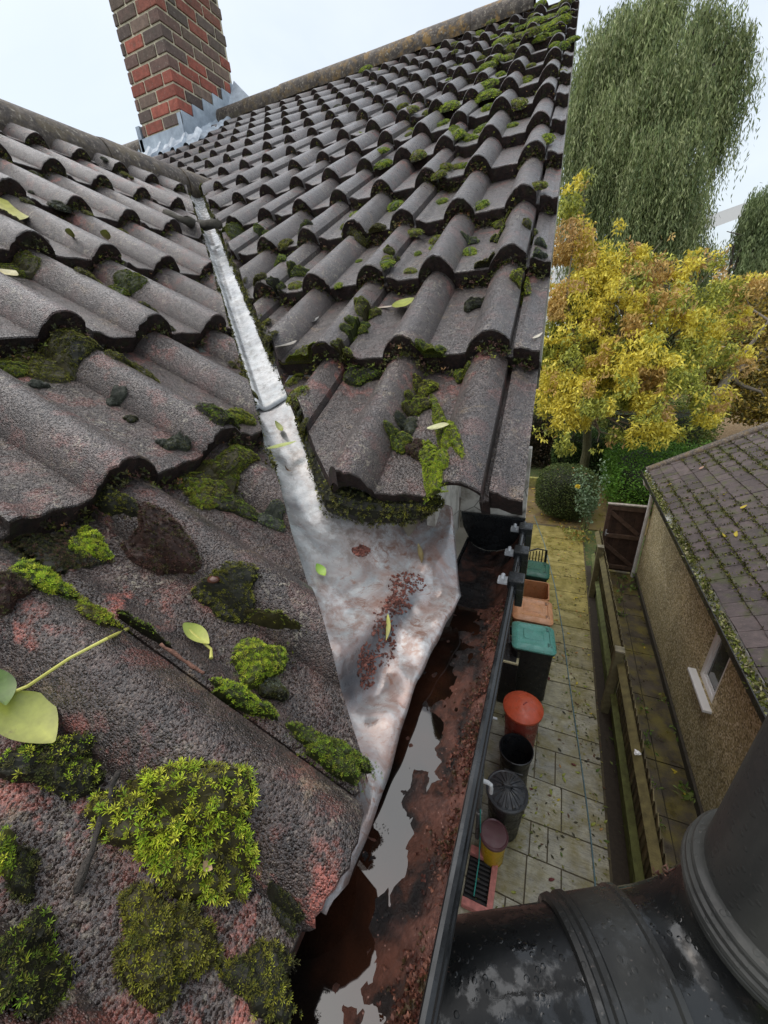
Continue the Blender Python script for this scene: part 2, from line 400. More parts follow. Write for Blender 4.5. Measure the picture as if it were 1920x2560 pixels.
tl = mk('roof_slope', V, F_, [M['tile'], M['front']], house, C, False, MI, relorg())
oc = Vector(house['org'])
cut(tl, Vector((.062, 0, H)) - oc, Vector((1, 1, 0)).normalized(), .026, True)
autosmooth(tl, 38); tl['label'] = 'near mossy tiled slope rising to the left of the lead valley'
parts = []
for lo, hi, nrm, co in ((-2.12, .0, (1, 1, 0), (.168, 0, H)), (-6.2, -2.0, (-1, 1, 0), (-4.40, 0, H))):
    V, F_, C, MI = tile_slope(plR, FR, KR, RR, lo - .1, hi, XV if hi > -.5 else None, lambda k: .10 + .12 * k, .5, 23)
    o = mk('roof_slope', V, F_, [M['tile'], M['front']], house, C, False, MI, relorg())
    cut(o, Vector(co) - oc, Vector(nrm).normalized(), .026, False)
    cut(o, Vector((-2.1, 0, 0)) - oc, Vector((1, 0, 0)), 0, hi < -.5)
    parts.append(o)
a, b = parts
bm = bmesh.new(); bm.from_mesh(a.data); bm.from_mesh(b.data); bm.to_mesh(a.data); bm.free(); bpy.data.objects.remove(b)
autosmooth(a, 38); tr = a; tr['label'] = 'far tiled slope facing the camera, running up to the long ridge'
# backs of the two roofs and the boarding under the tiles
XR_L = XL - KL * GL * CL; ZR_L = ZL + KL * GL * SL; YR_R = YR + KR * GR * CR; ZR_R = ZR + KR * GR * SR
mb = MB()
mb.add([(XR_L, -1, ZR_L - .03), (XR_L, 2.3, ZR_L - .03), (XR_L - 2, 2.3, ZR_L - 1.3), (XR_L - 2, -1, ZR_L - 1.3)], [(0, 1, 2, 3)])
mb.add([(-6.2, YR_R, ZR_R - .03), (-.40, YR_R, ZR_R - .03), (-.55, YR_R + 3.2, ZR_R - 2.0), (-6.2, YR_R + 3.2, ZR_R - 2.0)], [(3, 2, 1, 0)])
mb.build('roof_back', M['front'], house)
mb = MB()
def dkL(x, y): return (x, y, ZL - (x - XL) * SL / CL - .085)
def dkR(x, y): return (x, y, ZR + (y - YR) * SR / CR - .085)
mb.add([dkL(-.16, -1), dkL(-.16, .22), dkL(XR_L, 2.2), dkL(XR_L, -1)], [(0, 1, 2, 3)])
mb.add([dkR(-.09, .62), dkR(-.09 + VS * (YR_R - YR), YR_R), dkR(-6.2, YR_R), dkR(-6.2, 3.5), dkR(-2.2, 2.35), dkR(-.42, .62)], [(0, 1, 2, 3, 4, 5)])
mb.build('roof_boarding', M['front'], house)

# ridge caps: overlapping half-round tiles bedded in mortar
def ridge_mat():
    n = NT('ridge_tile'); f = n.noise(30, 6, .65)
    c = n.ramp(f, [(.3, (.035, .027, .022)), (.5, (.085, .066, .052)), (.7, (.19, .155, .12))])
    c = n.mix(n.ramp(n.noise(13, 5, .7), [(.49, 0.), (.60, .6)]), c, n.mix(n.attr('Red'), (.10, .085, .05), (.50, .27, .04)))
    c = n.mix(n.ramp(n.noise(60, 4), [(.60, 0.), (.70, .7)]), c, (.42, .38, .30))
    return n.done(c, .6, n.bump(n.noise(90, 5, .7), .9, .008))
M['ridge'] = ridge_mat()
def ridge_line(name, p0, d, length, r, orange, label, seed):
    rng = random.Random(seed); d = np.array(d, float); side = np.cross(d, (0, 0, 1)); mb = MB(); t = 0.
    while t < length:
        L = .45; rr = r * (1 + rng.uniform(-.03, .03)); off = rng.uniform(-.006, .006)
        V = []; k = 13; q = [R(-28) + (math.pi + R(56)) * j / k for j in range(k + 1)]
        for e, s_ in ((0, 1.0), (.02, 1.03), (L - .01, 1.), (L - .002, .94)):
            c0 = np.array(p0) + d * (t + e)
            V += [c0 + side * math.cos(a) * rr * s_ + np.array((0, 0, 1)) * (math.sin(a) * rr * s_ * .92 + off + rng.uniform(-.002, .002)) for a in q]
        F = [(i * (k + 1) + j, i * (k + 1) + j + 1, (i + 1) * (k + 1) + j + 1, (i + 1) * (k + 1) + j) for i in range(3) for j in range(k)]
        F += [tuple(range(k + 1))]
        o_ = max(0, min(1, orange(t / length)))
        mb.add(V, F, (o_, 0, 0)); t += L
    o = mb.build(name, M['ridge'], house); autosmooth(o, 40); o['label'] = label; return o
ridge_line('ridge_cap', (XR_L, -.6, ZR_L - .040), (0, 1, 0), 2.85, .108, lambda t: .1, 'brown half-round ridge along the top of the near slope', 3)
ridge_line('ridge_cap', (-6.3, YR_R + .02, ZR_R + .02), (1, 0, 0), 5.85, .100, lambda t: (t - .45) * 2.0, 'long ridge of the far slope with orange lichen', 5)

# eaves and walls
brick_n = NT('house_brick')
bt = brick_n.t.nodes.new('ShaderNodeTexBrick'); bt.inputs['Scale'].default_value = 1; bt.inputs['Brick Width'].default_value = .225; bt.inputs['Row Height'].default_value = .075
bt.inputs['Mortar Size'].default_value = .006; bt.inputs['Color1'].default_value = (.33, .12, .08, 1); bt.inputs['Color2'].default_value = (.42, .19, .13, 1); bt.inputs['Mortar'].default_value = (.42, .34, .28, 1)
mpn = brick_n.t.nodes.new('ShaderNodeMapping'); mpn.inputs['Rotation'].default_value = (R(90), 0, R(90)); brick_n.L(brick_n.co, mpn.inputs[0]); brick_n.L(mpn.outputs[0], bt.inputs['Vector'])
M['brick_wall'] = brick_n.done(brick_n.mix(brick_n.noise(9, 5), bt.outputs[0], brick_n.mix(.5, bt.outputs[0], (.5, .33, .26))), .8, brick_n.bump(bt.outputs[1], -.6, .005))
mb = MB()
mb.box((-3.5, -1.4, -H), (-.30, .58, -.52)); mb.box((-6.2, .58, -H), (-.36, 6.9, -.34))
mb.prism([(0, .58, -.34), (0, YR_R, ZR_R - .24), (0, 6.9, .25), (0, 6.9, -.34)], (-.36, 0, 0), (-.5, 0, 0))
mb.build('wall', M['brick_wall'], house)
mb = MB(); mb.box((-.188, -1.4, -.56), (-.145, .52, -.425), (.42, .40, .37), .002); mb.box((-.30, -1.4, -.565), (-.188, .52, -.55), (.5, .48, .45))
mb.build('fascia_board', M['vcr'], house)
# pale boards that close the end of the gable eaves over the gutter
cr = NT('peeling_white_board'); cc = cr.ramp(cr.noise(22, 6, .7), [(.35, (.28, .25, .21)), (.55, (.60, .57, .51))])
cc = cr.mix(cr.ramp(cr.voro(9, 'DISTANCE_TO_EDGE'), [(.0, .9), (.012, 0.)]), cc, (.05, .04, .03)); M['board'] = cr.done(cc, .7, cr.bump(cr.noise(60, 5), .5, .002))
mb = MB(); mb.box((-.163, .744, -.40), (-.030, .760, -.215), bev=.0015); mb.build('eaves_board', M['board'], house)
mb = MB(); mb.box((-.180, .56, -.40), (-.1645, .742, -.232), bev=.001); mb.build('eaves_board', M['board'], house)['label'] = 'weathered end-on board beside the lead'
mb = MB(); mb.box((-.30, .762, -.52), (-.055, .86, -.335), (.55, .53, .49)); mb.build('soffit_box', M['vcr'], house)
# verge: undercloak strip and bargeboard under the tile ends
def vg(w, dx, h): return plR(np.array(XV + dx), np.array(w), np.array(h))
mb = MB()
for (dx0, dx1, h0, h1, c) in ((-.004, .003, -.054, -.042, (.30, .31, .24)), (-.035, .002, -.075, -.040, (.22, .20, .17)), (-.014, .001, -.10, -.056, (.27, .28, .19))):
    w_0 = .34
    A = [vg(w_0, dx0, h0), vg(w_0, dx1, h0), vg(w_0, dx1, h1), vg(w_0, dx0, h1)]
    B = [vg(KR * GR, dx0, h0), vg(KR * GR, dx1, h0), vg(KR * GR, dx1, h1), vg(KR * GR, dx0, h1)]
    mb.add(A + B, [(0, 1, 2, 3), (7, 6, 5, 4), (0, 4, 5, 1), (1, 5, 6, 2), (2, 6, 7, 3), (3, 7, 4, 0)], c)
mb.build('bargeboard', M['wood'], house)

# ---------------------------------------------------------------- lead valley
def zLp(x): return ZL - (x - XL) * SL / CL
def zRp(y): return ZR + (y - YR) * SR / CR
def sst(a, b, x): t = np.clip((x - a) / (b - a), 0, 1); return t * t * (3 - 2 * t)
def smax(a, b, k=.012): return np.where(np.abs(a - b) < k, np.maximum(a, b) + (k - np.abs(a - b)) ** 2 / (4 * k), np.maximum(a, b))
def lead_z(x, y):
    sag = .085 * sst(-.36, -.17, x) + .02 * sst(-.6, -.3, x)
    up = smax(zLp(x) - .048, zRp(y) - .048 - sag)
    ap = -.406 + .155 * (y - .2) - .22 * (x + .115)
    ap = ap + .05 * sst(.47, .56, y) * sst(-.10, -.2, x)
    # the fold where the valley sheet steps down to the apron
    ax, ay, bx, by = -.176, .463, -.199, .270
    dx, dy = ax - bx, ay - by; L = math.hypot(dx, dy); sd = ((x - bx) * dy - (y - by) * dx) / L; tt = ((x - bx) * dx + (y - by) * dy) / L / L
    f = sst(-.002, .026, sd - .003 * np.sin(9 * tt)); ap = ap - .015 * np.exp(-((sd - .030) / .024) ** 2) * sst(-.1, .1, tt) * sst(1.25, .9, tt)
    f = np.where(tt > 1.0, np.clip(f * sst(1.55, 1.0, tt) + sst(.0, .09, sd), 0, 1) * 1., f)
    z = up * (1 - f) + ap * f
    z = z + .021 * np.where(sd < 0, np.exp(-(sd / .034) ** 2), np.exp(-(sd / .010) ** 2)) * sst(-.15, .1, tt) * sst(1.12, .9, tt)
    n = .0016 * np.sin(31 * x + 17 * y) + .0013 * np.sin(57 * x - 43 * y + 1) + .0009 * np.sin(111 * y + 60 * x)
    z = z + n * (1 + 1.5 * f)
    z = z + .004 * np.exp(-((x + .150 - .10 * (y - .45)) / .010) ** 2) * sst(.40, .47, y)      # crumpled fold at the gutter end
    return z
gx = np.arange(-.82, -.1, .004); gy = np.arange(.10, .90, .005)
xe = lambda y: -.1165 - .0015 * np.sin(y * 23) + .015 * np.clip(1 - (.475 - y) / .16, 0, 1) * (y < .475) + (.015 - .34 * np.clip(y - .475, 0, .2)) * (y >= .475)       # outer edge, a wavy cut line
X, Y = np.meshgrid(gx, gy, indexing='ij'); u01 = (X - X.min()) / (X.max() - X.min()); X = -.82 + u01 * (xe(Y) + .82)
Z = lead_z(X, Y)
Z[-1] -= .004; Z[-2] -= .001
idx = np.arange(X.size).reshape(X.shape)
q = np.stack([idx[:-1, :-1], idx[1:, :-1], idx[1:, 1:], idx[:-1, 1:]], -1).reshape(-1, 4)
sx = (X + Y)[:-1, :-1].ravel(); yk = Y[:-1, :-1].ravel(); xk = X[:-1, :-1].ravel(); keep = (sx > -.03) & (sx < .60) & ((yk < .60) | (sx < .30))
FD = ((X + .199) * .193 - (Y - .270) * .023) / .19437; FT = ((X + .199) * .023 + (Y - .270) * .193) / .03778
wear_shade = np.stack([.30 + .70 * sst(-.34, -.20, X), np.clip(sst(.085, .055, X + Y) * .8 * sst(-.28, -.38, X), 0, 1), np.clip(.95 * np.exp(-((FD - .013) / (.007 + .011 * np.clip(1.05 - FT, 0, 1))) ** 2) * sst(-.12, .0, FT) * sst(1.08, .8, FT), 0, 1)], -1).reshape(-1, 3)  # red: rust, green: moss, blue: dark shade painted down the fold's lower face
V = np.stack([X, Y, Z], -1).reshape(-1, 3)
lead = thing('valley_flashing', (-.3, .4, -.35), 'shiny wet grey lead sheet lining the valley and spilling over the gutter edge', 'flashing')
o = mk('lead_apron', V, q[keep], M['lead'], lead, wear_shade, True, None, list(lead['org']))
sol = o.modifiers.new('t', 'SOLIDIFY'); sol.thickness = .0025; sol.offset = -1
# upper channel, lapped over the apron sheet
a = np.arange(.56, 2.12, .008); t = np.arange(-.115, .1151, .005)
A, TT = np.meshgrid(a, t, indexing='ij')
X = -A + TT / math.sqrt(2); Y = A + .108 + TT / math.sqrt(2)
Z = smax(zLp(X) - .048, zRp(Y) - .048, .012) + .0045
cx = np.abs(TT)
Z = Z + .007 * np.exp(-((TT + .020) / .0045) ** 2) + .0012 * np.sin(A * 35 + TT * 30) * .3
for a0 in (.95, 1.35): Z = Z + .006 * sst(a0 - .004, a0 + .004, A)
Z[0] -= .0045
idx = np.arange(X.size).reshape(X.shape)
q = np.stack([idx[:-1, :-1], idx[:-1, 1:], idx[1:, 1:], idx[1:, :-1]], -1).reshape(-1, 4)
col = np.stack([.15 + 0 * X, sst(.075, .11, cx) * .7, 0 * X], -1).reshape(-1, 3)
o = mk('lead_channel', np.stack([X, Y, Z], -1).reshape(-1, 3), q[:, ::-1], M['lead'], lead, col, True, None, list(lead['org']))
sol = o.modifiers.new('t', 'SOLIDIFY'); sol.thickness = .0025; sol.offset = -1

# ---------------------------------------------------------------- gutter
GX = [(-.032, -.3585), (-.0335, -.375), (-.037, -.393), (-.046, -.413), (-.060, -.428), (-.080, -.437), (-.102, -.439), (-.118, -.435), (-.128, -.430), (-.135, -.423), (-.139, -.416), (-.1395, -.412)]
gut = thing('gutter', (-.09, 0, -.44), 'black plastic eaves gutter holding brown silt and rainwater', 'gutter')
def trough(P, y0, y1, th, grow=0.):
    P = np.array(P); c = P.mean(0); n = len(P)
    O = P + (P - c) / np.linalg.norm(P - c, axis=1)[:, None] * (th + grow); I = P + (P - c) / np.linalg.norm(P - c, axis=1)[:, None] * grow
    ys = np.linspace(y0, y1, 10); V = []
    for y in ys:
        sagz = .0015 * math.sin(y * 5)
        V += [(p[0], y, p[1] + sagz) for p in O] + [(p[0], y, p[1] + sagz) for p in I[::-1]]
    k = 2 * n; F = [(i * k + j, i * k + (j + 1) % k, (i + 1) * k + (j + 1) % k, (i + 1) * k + j) for i in range(len(ys) - 1) for j in range(k)]
    F += [tuple(range(k))[::-1], tuple(range((len(ys) - 1) * k, len(ys) * k))]
    return V, F
mb = MB(); V, F = trough(GX, -1.3, .7285, .0035); mb.add(V, F)
def bead(mb, x, z, r, y0, y1): mb.tube([(x, y0 + (y1 - y0) * i / 20, z + .0015 * math.sin((y0 + (y1 - y0) * i / 20) * 5)) for i in range(21)], r, k=8)
bead(mb, -.0295, -.3585, .0042, -1.3, .72); bead(mb, -.0262, -.3665, .0028, -1.3, .72)
o = mb.build('trough', M['black'], gut); autosmooth(o, 40)
mb = MB(); V, F = trough(GX, .515, .565, .003, .0045); mb.add(V, F)
autosmooth(mb.build('union_joint', M['black'], gut), 40)
mb = MB(); P = [(x, .728, z) for x, z in GX + [(-.150, -.39), (-.155, -.3585)]] ; mb.prism(P, (0, 0, 0), (0, .004, 0)); mb.prism([(x * 1.0 + (-.098 - x) * -.05, .732, z + (z + .40) * .05) for x, z in GX + [(-.150, -.39), (-.155, -.3585)]], (0, 0, 0), (0, .006, 0))
mb.build('stop_end', M['black'], gut)
for y in (.515, .600, .690):
    mb = MB()
    mb.box((-.0370, y - .013, -.3640), (-.0130, y + .013, -.3490), bev=.002); mb.box((-.0245, y - .013, -.395), (-.0130, y + .013, -.362), bev=.002)
    o = mb.build('bracket', M['black'], gut)
    mb = MB(); mb.box((-.0520, y - .008, -.3625), (-.0335, y + .008, -.3565), (.45, .46, .47), .0015); mb.tube([(-.045, y - .008, -.3545), (-.045, y + .008, -.3545)], .0032, (.45, .46, .47)); mb.build('clip', M['bin'], o, org=list(gut['org']))
# silt: a rough bank against the outer wall, thin towards the water
def silt_mat():
    n = NT('wet_silt'); f = n.noise(17, 6, .7, .5); g = n.noise(230, 4, .7)
    c = n.ramp(f, [(.40, (.005, .003, .003)), (.49, (.015, .008, .006)), (.56, (.070, .024, .013)), (.70, (.14, .048, .028))])
    c = n.mix(n.attr('Red'), c, n.ramp(g, [(.3, (.06, .020, .014)), (.7, (.20, .085, .06))]))
    c = n.mix(n.ramp(n.voro(150), [(.06, .9), (.12, 0.)]), c, (.36, .20, .16))
    return n.done(c, n.ramp(f, [(.3, .14), (.7, .6)]), n.bump(n.noise(120, 6, .75), .8, .006))
M['silt'] = silt_mat()
gx = np.linspace(-.137, -.0345, 40); gy = np.arange(-1.25, .72, .006)
X, Y = np.meshgrid(gx, gy, indexing='ij'); t = (X + .158) / .1235
rng = np.random.default_rng(4)
def vnoise(X, Y, s, seed):
    r = np.random.default_rng(seed); g = r.random((90, 90)); a = (X * s) % 88; b = (Y * s) % 88
    i = a.astype(int); j = b.astype(int); fa = a - i; fb = b - j; fa = fa * fa * (3 - 2 * fa); fb = fb * fb * (3 - 2 * fb)
    return g[i, j] * (1 - fa) * (1 - fb) + g[i + 1, j] * fa * (1 - fb) + g[i, j + 1] * (1 - fa) * fb + g[i + 1, j + 1] * fa * fb
Zg = np.interp(X, [p[0] for p in GX[::-1]], [p[1] for p in GX[::-1]])
N1 = vnoise(X + 3, Y + 3, 45, 1); N2 = vnoise(X + 3, Y + 3, 130, 2); N3 = vnoise(X + 3, Y + 3, 330, 3)
bank = -.4260 + .0165 * sst(.42, .95, t) + .013 * (N1 - .5) + .008 * (N2 - .5) + .0045 * (N3 - .5) + .022 * sst(.80, 1.0, t)
bank = bank - .004 * sst(.2, -.3, Y) * (1 - t)
dry = sst(.50, .53, Y); bank = bank * (1 - dry) + (Zg + .004 + .010 * (N1 - .42) + .004 * (N2 - .5)) * dry
Z = np.maximum(bank, Zg + .0015)
idx = np.arange(X.size).reshape(X.shape); q = np.stack([idx[:-1, :-1], idx[1:, :-1], idx[1:, 1:], idx[:-1, 1:]], -1).reshape(-1, 4)
col = np.stack([np.clip(sst(.80, .98, t) * (.3 + N1) + .5 * sst(.66, .74, N1) * sst(.5, .7, t), 0, 1) * (1 - .6 * dry), 0 * X, 0 * X], -1).reshape(-1, 3)
s_ = mk('silt', np.stack([X, Y, Z], -1).reshape(-1, 3), q, M['silt'], None, col, True); tag(s_, 'reddish brown wet silt and rotted moss lying along the black gutter', 'silt', kind='stuff')
wn = NT('rain_water'); wc = wn.ramp(wn.noise(9, 4), [(.38, (.006, .004, .003)), (.62, (.040, .014, .007))])
M['water'] = wn.done(wc, .03, wn.bump(wn.noise(18, 2), .05, .004), Specular_IOR_Level=.9)
zw = -.4212
mb = MB(); ys = np.linspace(-1.25, .508, 60); V = []
for y in ys: V += [(-.1365, y, zw), (-.09, y, zw), (-.036, y, zw)]
mb.add(V, [(i * 3 + j, i * 3 + j + 1, (i + 1) * 3 + j + 1, (i + 1) * 3 + j) for i in range(59) for j in range(2)])
tag(mb.build('water', M['water']), 'dark rainwater standing in the gutter and reflecting the sky', 'water', kind='structure')

# ---------------------------------------------------------------- chimney (a part of the house) with stepped lead flashing
CX, CY, CW, CD, CH = -3.47, 3.70, .53, .86, .094
zb = zRp(CY) - .02
rng = random.Random(12)
core = MB(); core.box((CX - CW + .01, CY + .01, zb - .5), (CX - .01, CY + CD - .01, zb + 2.2), (.62, .55, .40))
def bcol():
    if rng.random() < .30: return np.array((.32, .09, .06)) * rng.uniform(.8, 1.2)
    return np.array(rng.choice([(.185, .125, .095), (.17, .10, .08), (.13, .09, .075)])) * rng.uniform(.7, 1.25)
J = .018; Sx = .235; Hx = .112
for i in range(-4, 24):
    z0 = zb + i * CH; z1 = z0 + CH - J; gr = np.array((.085, .088, .060)); g = min(.75, max(0, (i - 8) / 11)) * rng.uniform(.4, 1.2)
    def put(lo, hi):
        c = bcol() * (1 - g) + gr * g; core.box(lo, hi, c, .005)
    if i % 2 == 0:
        put((CX - Sx + .003, CY, z0), (CX, CY + Hx, z1)); put((CX - 2 * Sx, CY, z0), (CX - Sx - J, CY + .1, z1)); put((CX - CW, CY, z0), (CX - 2 * Sx - J, CY + Hx, z1))
        y = CY + Hx + J
        while y < CY + CD - .06: put((CX - .12, y, z0), (CX, min(y + Sx - J, CY + CD), z1)); y += Sx
    else:
        put((CX - Hx, CY, z0), (CX, CY + Sx, z1)); put((CX - Hx - Sx, CY, z0), (CX - Hx - J, CY + .1, z1)); put((CX - CW, CY, z0), (CX - Hx - Sx - J, CY + .1, z1))
        y = CY + Sx + J
        while y < CY + CD - .06: put((CX - .12, y, z0), (CX, min(y + Sx - J, CY + CD), z1)); y += Sx
def brick_mat():
    n = NT('chimney_brick'); f = n.noise(26, 6, .7); c = n.mix(1., n.attr(), n.ramp(f, [(.25, .6), (.75, 1.45)]), 'MULTIPLY')
    c = n.mix(n.ramp(n.noise(7, 5, .7), [(.52, 0.), (.70, .4)]), c, (.09, .09, .06))
    c = n.mix(n.ramp(n.noise(75, 4), [(.63, 0.), (.7, .6)]), c, (.36, .34, .28))
    return n.done(c, .85, n.bump(n.noise(70, 6, .7), .8, .006))
M['brick'] = brick_mat()
chim = core.build('chimney', M['brick'], house); chim['label'] = 'square brick chimney stack of dark and red bricks'
fl = MB(); gl = (.2, .0, 0)
fl.box((CX - CW - .05, CY - .012, zb - .12), (CX + .012, CY - .002, zb + .17), gl); fl.box((CX - CW - .06, CY - .012, zb - .14), (CX - CW - .012, CY + .10, zb + .27), gl)
fl.box((CX - .03, CY - .016, zb - .12), (CX + .014, CY - .0125, zb + CH * 3 - .03), gl)
yy = CY - .012; zt = zb + CH * 3 - J / 2 - .06
poly = [(yy, zRp(yy) - .04)]; y = yy; i = 0
step = CH / (SR / CR)
while y < CY + CD - .03:
    y2 = min(y + step, CY + CD + .02)
    zj = zb + math.ceil((zRp(y2) + .085 - zb) / CH + .55) * CH - J / 2; poly += [(y + .022, zj), (y2 + .012, zj - .004)]; y = y2
poly += [(CY + CD + .02, zRp(CY + CD) - .04)]
fl.prism([(CX + .003, a_, b_) for a_, b_ in poly], (0, 0, 0), (.009, 0, 0), gl)
nx = 14; V = []
for i in range(46):
    yy = CY - .06 + i * (CD + .08) / 45
    for j in range(nx):
        x = CX + .010 + .20 * j / (nx - 1)
        hb = float(prof(x - VS * (yy - YR) - RR)) * .8
        V.append((x, yy, zRp(yy) + .012 + hb + .02 * max(0, 1 - j / 4) + .004 * math.sin(yy * 60 + x * 90)))
fl.add(V, [(i * nx + j, i * nx + j + 1, (i + 1) * nx + j + 1, (i + 1) * nx + j) for i in range(45) for j in range(nx - 1)], gl)
V = []
for i in range(40):
    x = CX - CW - .10 + i * (CW + .32) / 39
    for j in range(6):
        yy = CY - .004 - .20 * j / 5; V.append((x, yy, zRp(yy) + .018 + float(prof(x - VS * (yy - YR) - RR)) * .85 + .05 * max(0, 1 - j / 2)))
fl.add(V, [(i * 6 + j, (i + 1) * 6 + j, (i + 1) * 6 + j + 1, i * 6 + j + 1) for i in range(39) for j in range(5)], gl)
# back gutter saddle meeting the ridge
fl.add([(CX + .01, CY + CD, zRp(CY + CD) + .25), (CX + .01, CY + CD - .25, zRp(CY + CD - .25) + .02), (CX + .22, CY + CD - .02, zRp(CY + CD - .02) + .06), (CX + .05, CY + CD + .2, zRp(CY + CD) - .05)], [(0, 1, 2), (0, 2, 3)], gl)
lm = NT('pale_lead'); c = lm.ramp(lm.noise(8, 5, .7), [(.3, (.22, .26, .31)), (.6, (.42, .48, .54)), (.75, (.62, .66, .70))]); M['lead2'] = lm.done(c, .42, lm.bump(lm.noise(25, 4), .3, .006), Metallic=.15)
o = fl.build('flashing', M['lead2'], chim, org=list(house['org']))
# ================================================================ soil pipe close to the camera
G = -H
LO = (0, 0, H)                                      # origin for meshes built round their own thing
ex, ey, ez = .215, .24, -.54
pipe = thing('soil_pipe', (ex, ey, ez), 'big black wet soil pipe with an elbow beside the gutter, nearest object at lower right', 'pipe')
yaw = R(28); hd = np.array((-math.cos(yaw), -math.sin(yaw), 0))
E0 = np.array((ex, ey, ez)); r0 = .060
mb = MB(); mb.tube([E0 + hd * t for t in np.linspace(.62, .128, 12)], r0, k=56); o = mb.build('horizontal_pipe', M['pipe'], pipe); autosmooth(o)
mb = MB(); bend = []
Rb = .082
for i in range(15):
    q = (math.pi / 2) * i / 14
    bend.append(E0 + hd * (Rb - Rb * math.sin(q)) + np.array((0, 0, Rb - Rb * math.cos(q))))
pts = [E0 + hd * t for t in (.142, .10)] + bend + [E0 + np.array((0, 0, t)) for t in (.088, .100)]
mb.tube(pts, [.0625] * len(pts), k=56); o = mb.build('elbow', M['pipe'], pipe); autosmooth(o)
def ringset(P, ax, prof, name):
    mb = MB(); mb.lathe([(r, h) for h, r in prof], P, (.5 if name == 'collar' else .1, 0, 0), k=64, axis=ax, closed=True); o = mb.build(name, M['pipe'], pipe); autosmooth(o, 30)
ringset(E0 + hd * .165, -hd, [(0, .0605), (.001, .0655), (.006, .0665), (.008, .0645), (.012, .0645), (.014, .0668), (.019, .0668), (.021, .0645), (.062, .0645), (.064, .0665), (.069, .0665), (.071, .0625)], 'collar')
ringset(E0 + np.array((0, 0, .086)), (0, 0, 1), [(0, .0622), (.003, .0668), (.009, .0676), (.011, .0660), (.014, .0660), (.016, .0700), (.019, .0712), (.022, .0704), (.0235, .0685), (.0255, .0685), (.027, .0698), (.030, .0695), (.032, .0668), (.034, .0664), (.036, .0672), (.038, .0662), (.0395, .0630), (.041, .0612), (.043, .0598)], 'socket')
mb = MB(); mb.tube([E0 + np.array((0, 0, t)) for t in np.linspace(.10, 2.6, 30)], r0, (0, 0, 0), k=56); o = mb.build('upright_pipe', M['pipe'], pipe); autosmooth(o)

# ================================================================ ground, paving
def ground_mat():
    n = NT('garden_ground'); f = n.noise(1.2, 6, .7); c = n.ramp(f, [(.35, (.030, .055, .012)), (.55, (.055, .085, .018)), (.7, (.10, .075, .03))])
    c = n.mix(n.ramp(n.noise(16, 5, .7), [(.5, 0.), (.65, .7)]), c, (.16, .10, .035)); return n.done(c, .9, n.bump(n.noise(40, 5), .8, .03))
M['ground'] = ground_mat()
mb = MB(); mb.add([(-90, -30, G - .03), (90, -30, G - .03), (90, 140, G - .03), (-90, 140, G - .03)], [(0, 1, 2, 3)]); tag(mb.build('ground', M['ground']), kind='structure')
lv = NT('leaf_strewn_ground'); c = lv.ramp(lv.noise(30, 5, .7), [(.35, (.12, .075, .035)), (.5, (.30, .20, .10)), (.68, (.48, .36, .22))]); M['leafground'] = lv.done(c, .85, lv.bump(lv.noise(60, 4), .8, .02))
mb = MB()
P = [atz(x * D2P, y * D2P, G) for x, y in ((1470, 938), (1560, 960), (1659, 975))]
far = [(P[0][0] - 3, P[0][1] + 1.5), (P[0][0], P[0][1]), (P[1][0], P[1][1]), (P[2][0] + 8, P[2][1] - 1), (40, 26), (40, 45), (-2, 45)]
mb.add([(x, y, G - .018) for x, y in far], [tuple(range(len(far)))]); tag(mb.build('leafy_field', M['leafground']), kind='structure')
mb = MB(); mb.tube([(p[0], p[1], G + .04) for p in ((P[0][0] - 3, P[0][1] + 1.5), P[0], P[1], (P[2][0] + 8, P[2][1] - 1))], .10, (.05, .045, .035)); tag(mb.build('edging_log', M['vcr']), 'dark log edging between the lawn and the leafy ground', 'edging')
def slab_mat():
    n = NT('wet_stone_slab'); st = n.scale((7, 45, 7)); riv = n.noise(1.3, 5, .6, 1.2, st)
    f = n.noise(5, 6, .65)
    c = n.mix(1., n.attr(), n.ramp(f, [(.28, .45), (.72, 1.35)]), 'MULTIPLY')
    c = n.mix(n.ramp(riv, [(.5, 0.), (.62, .45)]), c, (.06, .05, .035))
    c = n.mix(n.ramp(n.noise(3.2, 5, .7), [(.44, 0.), (.62, .8)]), c, (.17, .14, .03))
    c = n.mix(n.ramp(n.noise(60, 4), [(.62, 0.), (.72, .5)]), c, (.05, .045, .03))
    return n.done(c, n.ramp(f, [(.35, .22), (.65, .6)]), n.bump(riv, .5, .006), Specular_IOR_Level=.4)
M['slab'] = slab_mat()
rng = random.Random(31); mb = MB()
ys = [-1.2, -.6, -.1, .45, 1.0, 1.45, 1.93, 2.33, 2.66, 3.15, 3.55, 3.86, 4.25, 4.68, 5.1, 5.55, 6.0, 6.5, 7.05, 7.6, 8.15, 8.7, 9.3, 9.9]
